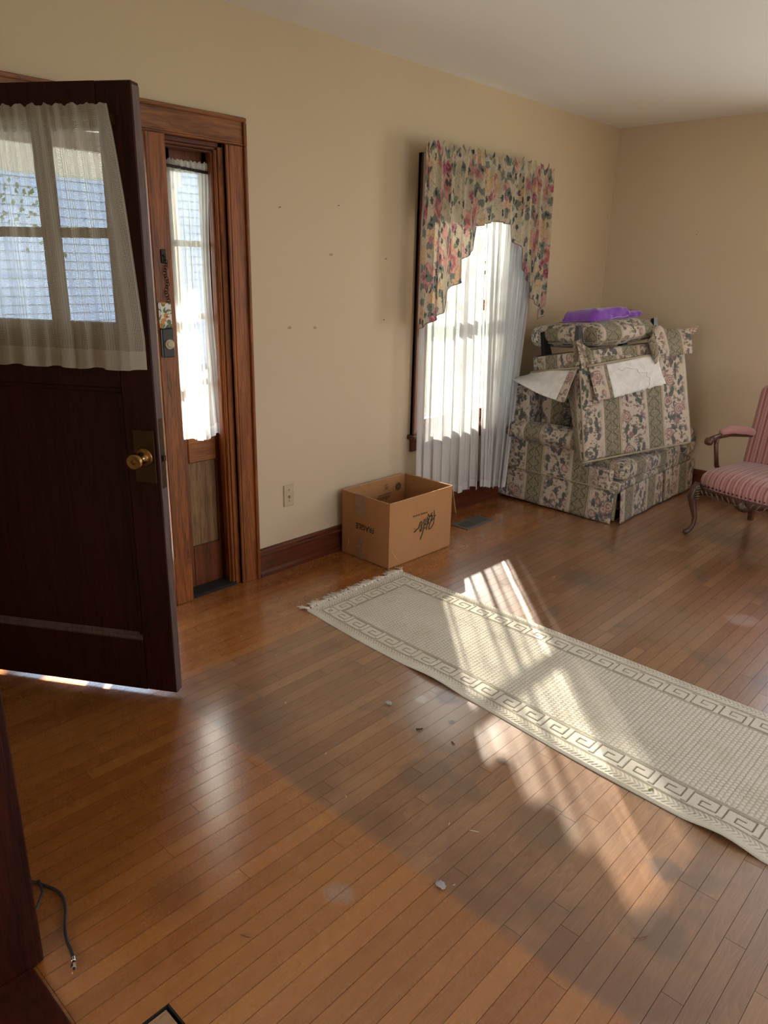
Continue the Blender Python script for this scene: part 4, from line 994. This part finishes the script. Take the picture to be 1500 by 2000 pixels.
def fold_sheet(name, x0, x1, y0, y1, h, layers, seed, par=pb):
    b = B()
    # closed rounded bundle, section wraps around
    def pos(u, w):
        a = u*2*PI; ex = .55; c_, s_ = math.cos(a), math.sin(a); g = lambda q: (1 if q >= 0 else -1)*abs(q)**ex
        k = w; cx = (x0+x1)/2+(x1-x0)/2*g(c_)*(1-.12*abs(2*k-1)**6); zc = h/2+h/2*g(s_)*(.93+.07*math.cos(k*9+seed))*(1-.35*max(0, abs(2*k-1)-.9)*10*.5)
        p = Vector((cx, y0+(y1-y0)*k, zc)); q = noise.noise(p*9+Vector((seed, 0, 0)))*.010+noise.noise(p*22)*.004
        if p.z < .01: q *= .1
        return p+Vector((q, 0, q))
    b.grid(pos, 40, 30); v0 = len(b.v)
    # end caps
    for w in (0, 1):
        ring = [Vector(b.v[(0 if w == 0 else 30)*41+i_]) for i_ in range(40)]; c = sum(ring, Vector())/40
        o_ = len(b.v); b.v += [tuple(q) for q in ring]+[tuple(c+Vector((0, .004 if w else -.004, 0)))]
        for i_ in range(40): b.f.append((o_+i_, o_+(i_+1) % 40, o_+40)); b.uv.append(None)
    return b.make(name, 'purple', par, True)
def zigzag(name, hw, y0, y1, nl, gap, seed, th_=.014, wrap=True):
    prof = []
    for l in range(nl):
        sg = 1 if l % 2 == 0 else -1; z = .010+gap*l
        for q in range(9): prof.append((sg*hw*(-1+2*q/8)*(1-.03*l), z))
        if l < nl-1:
            for q in (1, 2, 3): a = -PI/2+PI*q/4; prof.append((sg*(hw*(1-.03*l)+.014*math.cos(a)), z+gap/2+gap/2*math.sin(a)))
    if wrap:      # outer turn comes down over the front edge
        sg = 1 if (nl-1) % 2 == 0 else -1; z = .010+gap*(nl-1)
        for q in range(1, 6): prof.append((sg*(hw+.018+.006*math.sin(q)), z-.004-q*(z/5.6)))
    n_ = len(prof); b = B()
    def pos(u, w):
        k = u*(n_-1); i0 = min(int(k), n_-2); f = k-i0; x = prof[i0][0]*(1-f)+prof[i0+1][0]*f; z = prof[i0][1]*(1-f)+prof[i0+1][1]*f
        y = y0+(y1-y0)*w; q = noise.noise(Vector((x*6, y*8, z*5+seed))); q2 = noise.noise(Vector((x*17, y*15, seed+z*30)))
        e_ = max(0, abs(2*w-1)-.8)/.2
        c1_ = min(1, w/.16); c2_ = min(1, (1-w)/.07); z *= (.22+.78*math.sqrt(c1_*(2-c1_)))*(.5+.5*math.sqrt(c2_*(2-c2_))); x *= .86+.14*math.sqrt(c1_*(2-c1_))
        return (x*(1+.10*q)+.01*q2, y+.012*math.sin(x*14+z*60+seed)*e_*.35+.010*q2, z*(1+.18*q*1.2-.12*e_)+.006*q2*(z > .02))
    b.grid(pos, 110, 44); return b.make(name, 'purple', pb, True, solid=th_, fixn=False)
zigzag('folded_layers', .125, -.20, .125, 5, .0160, 1)
zigzag('loose_end', .09, .10, .285, 3, .0155, 5)
b = B(); b.tube([(.150, -.19+.305*i/12, .012+.003*math.sin(i*1.7)) for i in range(13)], .0022, 5); b.make('stitched_edge', 'purpleedge', pb, True)
b = B(); b.tube([(.11*math.cos(t), .288+.006*math.sin(t*5), .022+.022*math.sin(t)) for t in [PI*i/12-.2 for i in range(14)]], .0022, 5); b.make('stitched_edge', 'purpleedge', pb, True)
# ------------------------------------------------------------ pink armchair
ra = math.radians(-11)
ac = empty('pink_armchair', (1.35, 4.535, 0), (0, 0, ra)); tag(ac, 'pink striped velvet armchair with carved walnut frame at the right edge', 'chair')
AW, AD = .64, .585
def A_(b, name, mat, smooth=True, **k): return b.make(name, mat, ac, smooth, **k)
def cab(x0, y0, sx_, sy2):
    pts = [(x0, y0, .33), (x0-.012*sx_, y0-.012*sy2, .29), (x0-.020*sx_, y0-.022*sy2, .245), (x0-.008*sx_, y0-.012*sy2, .18), (x0+.006*sx_, y0+.0*sy2, .11), (x0+.004*sx_, y0-.004*sy2, .06), (x0-.010*sx_, y0-.018*sy2, .028), (x0-.022*sx_, y0-.032*sy2, .016), (x0-.026*sx_, y0-.036*sy2, .004)]
    P2 = []; R2 = []; rad = [.027, .031, .030, .022, .015, .013, .016, .019, .014]
    for i_ in range(len(pts)-1):
        for q in range(3):
            f_ = q/3; P2.append(tuple(Vector(pts[i_]).lerp(Vector(pts[i_+1]), f_))); R2.append(rad[i_]*(1-f_)+rad[i_+1]*f_)
    P2.append(pts[-1]); R2.append(rad[-1])
    b = B(); b.tube(P2, R2, 14); return b
lg = A_(cab(-.01, .01, 1, 1), 'leg', 'carved'); A_(cab(AW-.02, .02, -1, 1), 'leg', 'carved')
for xx in (.045, AW-.045):
    b = B(); b.add([(xx-.02, AD-.03, .32), (xx+.02, AD-.03, .32), (xx+.02, AD+.01, .32), (xx-.02, AD+.01, .32), (xx-.014, AD+.015, 0), (xx+.014, AD+.015, 0), (xx+.014, AD+.043, 0), (xx-.014, AD+.043, 0)], [(0, 1, 2, 3), (7, 6, 5, 4), (0, 4, 5, 1), (1, 5, 6, 2), (2, 6, 7, 3), (3, 7, 4, 0)]); A_(b, 'leg', 'carved', False)
# carved leaf on the knee
b = B()
for k in range(5):
    z0 = .31-.016*k; b.tube([(-.018+.004*k, -.012, z0), (.0, -.030, z0-.010), (.022, -.020, z0+.002)], [.003, .0055, .003], 6)
b.make('knee_carving', 'carvedgrey', lg, True)
# rails
b = B(); N = 24
def bow(s): return .02-.035*math.sin(s*PI)
def railpt(s, w):
    x = -.04+(AW+.04)*s; y = bow(s)-.004; h = .052+.014*math.cos(s*4*PI)+(.020*math.exp(-((s-.5)/.07)**2))
    return (x, y-.004*math.sin(w*PI), .322-h*w)
b.grid(railpt, 60, 6); b.make('front_apron', 'carved', ac, True, solid=.003, fixn=False)
ap = B()
for k in range(18):
    s = .04+.92*k/17
    if abs(s-.5) < .07: continue
    x = -.04+(AW+.04)*s; y = bow(s)-.014; sg = 1 if s < .5 else -1
    ap.tube([(x-.010*sg, y, .302), (x, y-.004, .290), (x+.008*sg, y-.002, .276), (x+.012*sg, y, .268)], [.003, .0055, .0045, .002], 6)
for sg in (-1, 1):
    ap.tube([(AW*.5+sg*(.05+.20*t), bow(.5+sg*(.05+.20*t)/AW)-.013, .268-.012*math.sin(t*PI)+.006*t) for t in [i_/12 for i_ in range(13)]], .0035, 6)
ap.make('apron_carving', 'carvedgrey', ac, True)
ap = B()
for k in range(7):
    a = -PI/2+(k-3)*.36; ap.tube([(AW*.5-.02, -.028, .300), (AW*.5-.02+.020*math.cos(a), -.036, .285+.020*math.sin(a)), (AW*.5-.02+.034*math.cos(a), -.028, .285+.038*math.sin(a))], [.003, .006, .0035], 6)
ap.make('shell_carving', 'carvedgrey', ac, True)
b = B(); b.box(-.038, -.018, .02, AD, .275, .325, .004); b.box(AW-.018, AW+.002, .02, AD, .275, .325, .004); b.box(.02, AW-.02, AD-.02, AD, .275, .325, .004); A_(b, 'side_rail', 'carved', False)
# seat upholstery
b = B()
def seat(u, w):
    # u around, w from rim up to the crown
    a = u*2*PI; ex = .36; g = lambda q: (1 if q >= 0 else -1)*abs(q)**ex
    c_, s_ = g(math.cos(a)), g(math.sin(a)); rr = [1.0, 1.015, 1.0, .93, .80, .5, .02][int(min(6, w*6))] if False else np.interp(w*6, range(7), [1.0, 1.018, 1.0, .93, .78, .42, .0])
    z = np.interp(w*6, range(7), [.315, .345, .375, .405, .425, .437, .440])
    x = (AW-.04)/2+c_*((AW+.04)/2+.004)*rr; y = AD*.5+s_*(AD/2)*rr
    if s_ < 0: y += (bow(min(1, max(0, x/AW)))-.02)*abs(s_)*rr
    return (float(x), float(y), float(z))
b.grid(seat, 72, 18, lambda u, w: (seat(u, w)[0], seat(u, w)[1]-w*.1)); A_(b, 'seat', 'pink')
b = B()
for k in range(26):
    s = k/25; x = -.04+(AW+.04)*s; b.lathe((x, bow(s)-.018, .329), (0, -1, 0), [(0, .007), (.003, .0065), (.0065, .003)], 8)
for k in range(12): b.lathe((-.046, .04+.045*k, .327), (-1, 0, 0), [(0, .0055), (.003, .005), (.0055, .0025)], 8)
A_(b, 'nail_head_trim', 'darkmetal')['kind'] = 'stuff'
# back
b = B()
def back(u, w):
    sgn_ = 1; x = .0+(AW-.05)*u; arch = math.sin(u*PI)**.5 if 0 < u < 1 else 0
    z = .405+(.46+.10*arch)*w; e_ = min(1, min(u, 1-u)/.07); e2 = min(1, min(w, 1-w)/.06); t = .05*math.sqrt(max(0, e_*(2-e_)))*math.sqrt(max(0, e2*(2-e2)))
    return x, AD-.115+.16*(z-.4), z, t
b.grid(lambda u, w: (back(u, w)[0], back(u, w)[1]-back(u, w)[3], back(u, w)[2]), 30, 30, lambda u, w: (back(u, w)[0], back(u, w)[2]))
b.grid(lambda u, w: (back(1-u, w)[0], back(1-u, w)[1]+back(1-u, w)[3]*.8, back(1-u, w)[2]), 30, 30, lambda u, w: (1-back(u, w)[0], back(u, w)[2]))
A_(b, 'backrest', 'pink')
for sx2, x0 in ((1, .0), (-1, AW)):
    X = lambda q: x0+sx2*q
    b = B(); b.tube([(X(.045), .50, .60), (X(.02), .40, .625), (X(-.005), .28, .640), (X(-.012), .17, .632)], [.022, .027, .026, .018], 14); A_(b, 'arm_pad', 'pink')
    b = B(); b.tube([(X(.05), .52, .585), (X(.02), .40, .600), (X(-.008), .27, .612), (X(-.014), .16, .610), (X(-.016), .10, .602), (X(-.017), .06, .592)], [.014, .015, .016, .017, .018, .019], 12)
    b.lathe((X(-.040), .055, .588), (1, 0, 0), [(0, .012), (.006, .022), (.022, .025), (.040, .022), (.048, .012)], 18)
    b.tube([(X(-.012), .13, .60), (X(-.002), .115, .56), (X(.004), .125, .50), (X(.0), .155, .43), (X(.006), .20, .37), (X(.008), .23, .31)], [.015, .013, .0125, .014, .018, .02], 12); A_(b, 'arm_frame', 'carved')
# ------------------------------------------------------------ left foreground casing of the room opening
tr = tag(empty('trim_2', (1.39, .33, 0)), kind='structure')
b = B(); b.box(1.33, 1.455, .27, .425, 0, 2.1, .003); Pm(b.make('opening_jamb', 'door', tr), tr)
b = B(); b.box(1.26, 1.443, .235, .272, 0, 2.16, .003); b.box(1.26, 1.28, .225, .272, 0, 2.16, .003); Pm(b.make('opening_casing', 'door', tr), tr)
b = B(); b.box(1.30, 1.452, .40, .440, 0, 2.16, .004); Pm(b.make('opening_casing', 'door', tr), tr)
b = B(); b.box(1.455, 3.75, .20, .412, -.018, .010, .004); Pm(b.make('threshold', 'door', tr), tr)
# ------------------------------------------------------------ coax cable
cb = empty('coax_cable', (1.40, .50, 0)); tag(cb, 'black coaxial cable with silver connector curling out from the dark casing', 'cable')
pts = [(1.12, .46, .006), (1.18, .50, .006), (1.235, .53, .006), (1.29, .548, .006), (1.345, .538, .006), (1.395, .514, .006), (1.44, .498, .006), (1.475, .492, .006), (1.500, .486, .006)]
sm = []
for i_ in range(len(pts)-1):
    p0, p1, p2, p3 = [Vector(pts[max(0, min(len(pts)-1, k))]) for k in (i_-1, i_, i_+1, i_+2)]
    for k in range(5):
        t = k/5; sm.append(.5*((2*p1)+(p2-p0)*t+(2*p0-5*p1+4*p2-p3)*t*t+(3*p1-p0-3*p2+p3)*t*t*t))
b = B(); b.tube(sm+[Vector(pts[-1])], .0038, 8); Pm(b.make('jacket', 'rubber', cb, True), cb)
b = B(); b.tube([(1.22, .526, .012), (1.265, .517, .013), (1.31, .480, .012), (1.33, .45, .008)], .0036, 8); Pm(b.make('loop', 'rubber', cb, True), cb)
dv = Vector((1.0, -.42, 0)).normalized(); q0 = Vector((1.498, .487, .007))
b = B(); b.lathe(q0, dv, [(0, .0048), (.010, .0052), (.011, .0040), (.013, .0040)], 14); b.lathe(q0+dv*.018, dv, [(0, .0052), (.002, .0062), (.011, .0062), (.012, .0045)], 6); Pm(b.make('connector', 'steel', cb), cb)
b = B(); b.lathe(q0+dv*.012, dv, [(0, .0046), (.007, .0046)], 12); b.lathe(q0+dv*.029, dv, [(0, .003), (.004, .003)], 10); Pm(b.make('connector_ring', 'black', cb), cb)
# ------------------------------------------------------------ debris
def lump(name, loc, r, mat, label, cat, seed, parent=None):
    b = B()
    def pos(u, w):
        a = u*2*PI; e_ = (w-.5)*PI; d = Vector((math.cos(a)*math.cos(e_), math.sin(a)*math.cos(e_), math.sin(e_)))
        k = 1+.5*noise.noise(d*2.2+Vector((seed, 0, 0))); return Vector(loc)+Vector((d.x*r[0]*k, d.y*r[1]*k, max(-r[2]*.9, d.z*r[2]*k)))
    b.grid(pos, 16, 10); return tag(b.make(name, mat, None, True), label, cat)
M['lint'] = flat('grey_lint', (.36, .32, .31), .95); M['straw'] = flat('straw_shred', (.55, .45, .30), .9); M['darkbit'] = flat('dark_leaf_bit', (.035, .025, .018), .8); M['greenbit'] = flat('dry_green_bit', (.28, .27, .10), .8)
lump('lint_ball', (1.298, 1.788, .006), (.012, .009, .006), 'lint', 'small grey lint ball on the floor left of the stained boards', 'lint', 1)
lump('lint_ball', (1.975, 1.254, .006), (.015, .010, .006), 'lint', 'fuzzy grey lint clump on the old rug line, lower centre', 'lint', 4)
def curlbit(name, x, y, L, a, mat, label, cat, r=.0009, z=.002, bend=.5, gp=None):
    b = B(); pts = [(x+L*(t-.5)*math.cos(a+bend*t), y+L*(t-.5)*math.sin(a+bend*t), z+.003*math.sin(t*PI)) for t in (0, .25, .5, .75, 1)]
    b.tube(pts, [r*.5, r, r, r, r*.5], 5); return tag(b.make(name, mat), label, cat, gp)
curlbit('thread', 2.43, 1.47, .045, .7, flat('red_thread', (.22, .05, .03), .8), 'short reddish thread on the boards at lower right', 'thread')
curlbit('thread', 1.735, .80, .03, .2, 'darkbit', 'short dark curled thread on the boards left of the bottom centre', 'thread')
curlbit('leaf_bit', 1.485, 1.745, .030, .3, 'darkbit', 'dark leaf crumb on the floor below the stained spot', 'leaf', .003, bend=1.2)
curlbit('leaf_bit', 1.615, 1.765, .022, -.6, 'darkbit', 'smaller dark leaf crumb right of the first one', 'leaf', .0022)
curlbit('leaf_bit', 2.215, 2.005, .020, .9, 'greenbit', 'green-brown leaf scrap on the rug border in the sun patch', 'leaf', .004, .011)
curlbit('leaf_bit', 2.36, 1.99, .020, .2, 'greenbit', 'dry leaf scrap on the rug border at the right', 'leaf', .003, .011)
FL = ['pale fleck on the floor nearest the door post foot', 'pale fleck between the door post and the rug fringe', "pale fleck on the orange boards close to the door's free edge", 'pale fleck nearest the wall between post and light switch', 'pale fleck on orange boards halfway from threshold to fringe', 'pale fleck at the edge of the worn floor area left of the fringe', "pale fleck just short of the rug's fringed corner", 'pale fleck beside the fringe on the side facing the box', 'pale fleck along the baseboard left of the box', 'pale fleck beside the threshold in the brightest orange boards', "pale fleck in the floor glare right of the door's bottom corner", 'pale fleck on the worn boards left of the lint ball', 'pale fleck on the old rug line upper part', 'pale fleck beyond the rug nearest the sunlit streaks', 'pale fleck beyond the rug toward the armchair', 'pale fleck beyond the rug halfway to the sofa skirt', 'pale fleck below the dark stained patch', 'pale fleck beside the fuzzy lint clump', 'pale fleck beyond the rug at the right edge', 'pale fleck in the shade before the pink armchair']
for i_, (x, y) in enumerate(((.42, 1.62), (.50, 1.80), (.66, 1.55), (.38, 1.90), (.55, 1.95), (.72, 1.72), (.80, 2.0), (.62, 2.25), (.35, 2.35), (.48, 1.72), (1.02, 1.52), (1.35, 1.42), (1.55, 1.32), (1.1, 3.3), (1.55, 3.35), (1.48, 3.75), (1.85, 1.45), (2.0, 1.28), (1.95, 2.9), (1.68, 4.25))):
    curlbit('paint_chip', x, y, random.uniform(.006, .013), random.uniform(0, 3), 'straw', FL[i_], 'debris', .0012, .0015, gp='pale flecks scattered on the floor')
curlbit('wood_sliver', 1.92, 1.475, .028, .2, 'straw', 'thin pale wood sliver on the floor left of the sun patch', 'sliver', .0014)
curlbit('wood_sliver', .95, 3.03, .030, -.2, 'straw', 'thin curved straw on the floor between box and sunlight', 'sliver', .0009)
# ------------------------------------------------------------ outside
b = B(); b.box(-40, 60, -40, 60, -.62, -.5); tag(b.make('ground', 'lawn'), kind='structure')
pc = empty('front_porch', (-1.1, 1.2, -.5)); tag(pc, 'porch with white beam and posts seen through the door glass', 'porch')
b = B(); b.box(-2.2, -.21, -.8, 3.05, -.5, -.12); Pm(b.make('porch_floor', 'concrete', pc), pc)
b = B(); b.box(-2.35, -.17, -.9, 3.1, 2.38, 2.50); Pm(b.make('porch_roof', 'porchwhite', pc), pc)
b = B(); b.box(-2.0, -1.85, -.8, 3.05, 2.04, 2.38); Pm(b.make('beam', 'porchwhite', pc), pc)
for y_ in (-.7, 2.95):
    b = B(); b.box(-1.99, -1.86, y_-.07, y_+.07, -.12, 2.04, .01); Pm(b.make('porch_post', 'white', pc), pc)
sd = tag(empty('storm_door', (-.17, 1.2, 0)), 'white framed storm door outside the entrance doorway', 'door')
b = B(); b.box(-.20, -.165, .73, .80, 0, 2.03); Pm(b.make('stile', 'white', sd), sd)
b = B(); b.box(-.20, -.165, 1.63, 1.70, 0, 2.03); Pm(b.make('stile', 'white', sd), sd)
b = B(); b.box(-.20, -.165, .80, 1.63, 1.96, 2.03); Pm(b.make('rail', 'white', sd), sd)
b = B(); b.box(-.20, -.165, .80, 1.63, 0, .16); Pm(b.make('rail', 'white', sd), sd)
b = B(); b.box(-.184, -.181, .80, 1.63, .16, 1.96); Pm(b.make('pane', 'glass', sd), sd)
nh = empty('neighbour_house', (-11, 5, -.5)); tag(nh, 'blue-grey sided house across the yard seen through the door glass', 'house')
b = B(); b.box(-16, -11, 1.0, 9.5, -.5, 5.0); Pm(b.make('wall', 'siding', nh), nh)
b = B()
for k in range(36): b.prof([(-11.0, -.4+k*.15), (-10.965, -.4+k*.15), (-10.99, -.26+k*.15)], 'y', 1.0, 9.5)
o = Pm(b.make('clapboard', 'siding', nh), nh); o['kind'] = 'stuff'
b = B(); b.prof([(-16.5, 4.9), (-10.5, 4.9), (-13.5, 7.2)], 'y', .6, 9.9); Pm(b.make('roof', 'roofing', nh), nh)
for (y0_, z0_) in ((2.6, .9), (8.2, .9), (2.6, 3.2), (8.2, 3.2)):
    b = B(); b.box(-10.99, -10.93, y0_-.6, y0_+.6, z0_-.1, z0_+1.5); f_ = Pm(b.make('window_frame', 'white', nh), nh); g = B(); g.box(-10.93, -10.92, y0_-.5, y0_+.5, z0_, z0_+1.4); g.make('pane', flat('dark_window_glass', (.04, .05, .06), .1), f_)
def tree(x, y, h, seed, label):
    e_ = empty('garden_tree', (x, y, -.5)); tag(e_, label, 'tree'); rr = random.Random(seed)
    b = B(); tips = []
    b.tube([(x, y, -.5), (x+.05, y, h*.35), (x-.05, y+.1, h*.7), (x, y, h)], [.14, .11, .07, .02], 8)
    for k in range(22):
        z0 = h*(.3+.65*rr.random()); a = rr.uniform(0, 6.28); L = h*.28*(1.2-z0/h)+.3; t = (x+L*math.cos(a), y+L*math.sin(a), z0+L*.5); b.tube([(x, y, z0), ((x+t[0])/2, (y+t[1])/2, z0+L*.2), t], [.03, .02, .006], 5); tips.append(t)
    Pm(b.make('trunk', 'bark', e_), e_)
    lb = B()
    for k in range(1500):
        t = rr.choice(tips); p = Vector(t)+Vector((rr.gauss(0, .28), rr.gauss(0, .28), rr.gauss(0, .25))); d = Vector((rr.gauss(0, 1), rr.gauss(0, 1), rr.gauss(0, 1))).normalized(); o2 = d.orthogonal().normalized(); L = rr.uniform(.05, .09)
        lb.add([p, p+d*L*.5+o2*L*.3, p+d*L, p+d*L*.5-o2*L*.3], [(0, 1, 2, 3)])
    o = lb.make('foliage', 'leaf', e_, fixn=False); Pm(o, e_); o['kind'] = 'stuff'
tree(-6.5, 2.5, 3.8, 3, 'leafy green tree in the yard left of the neighbouring house')
tree(-3.3, 8.3, 4.6, 5, 'leafy tree in the yard beyond the floral curtained window')
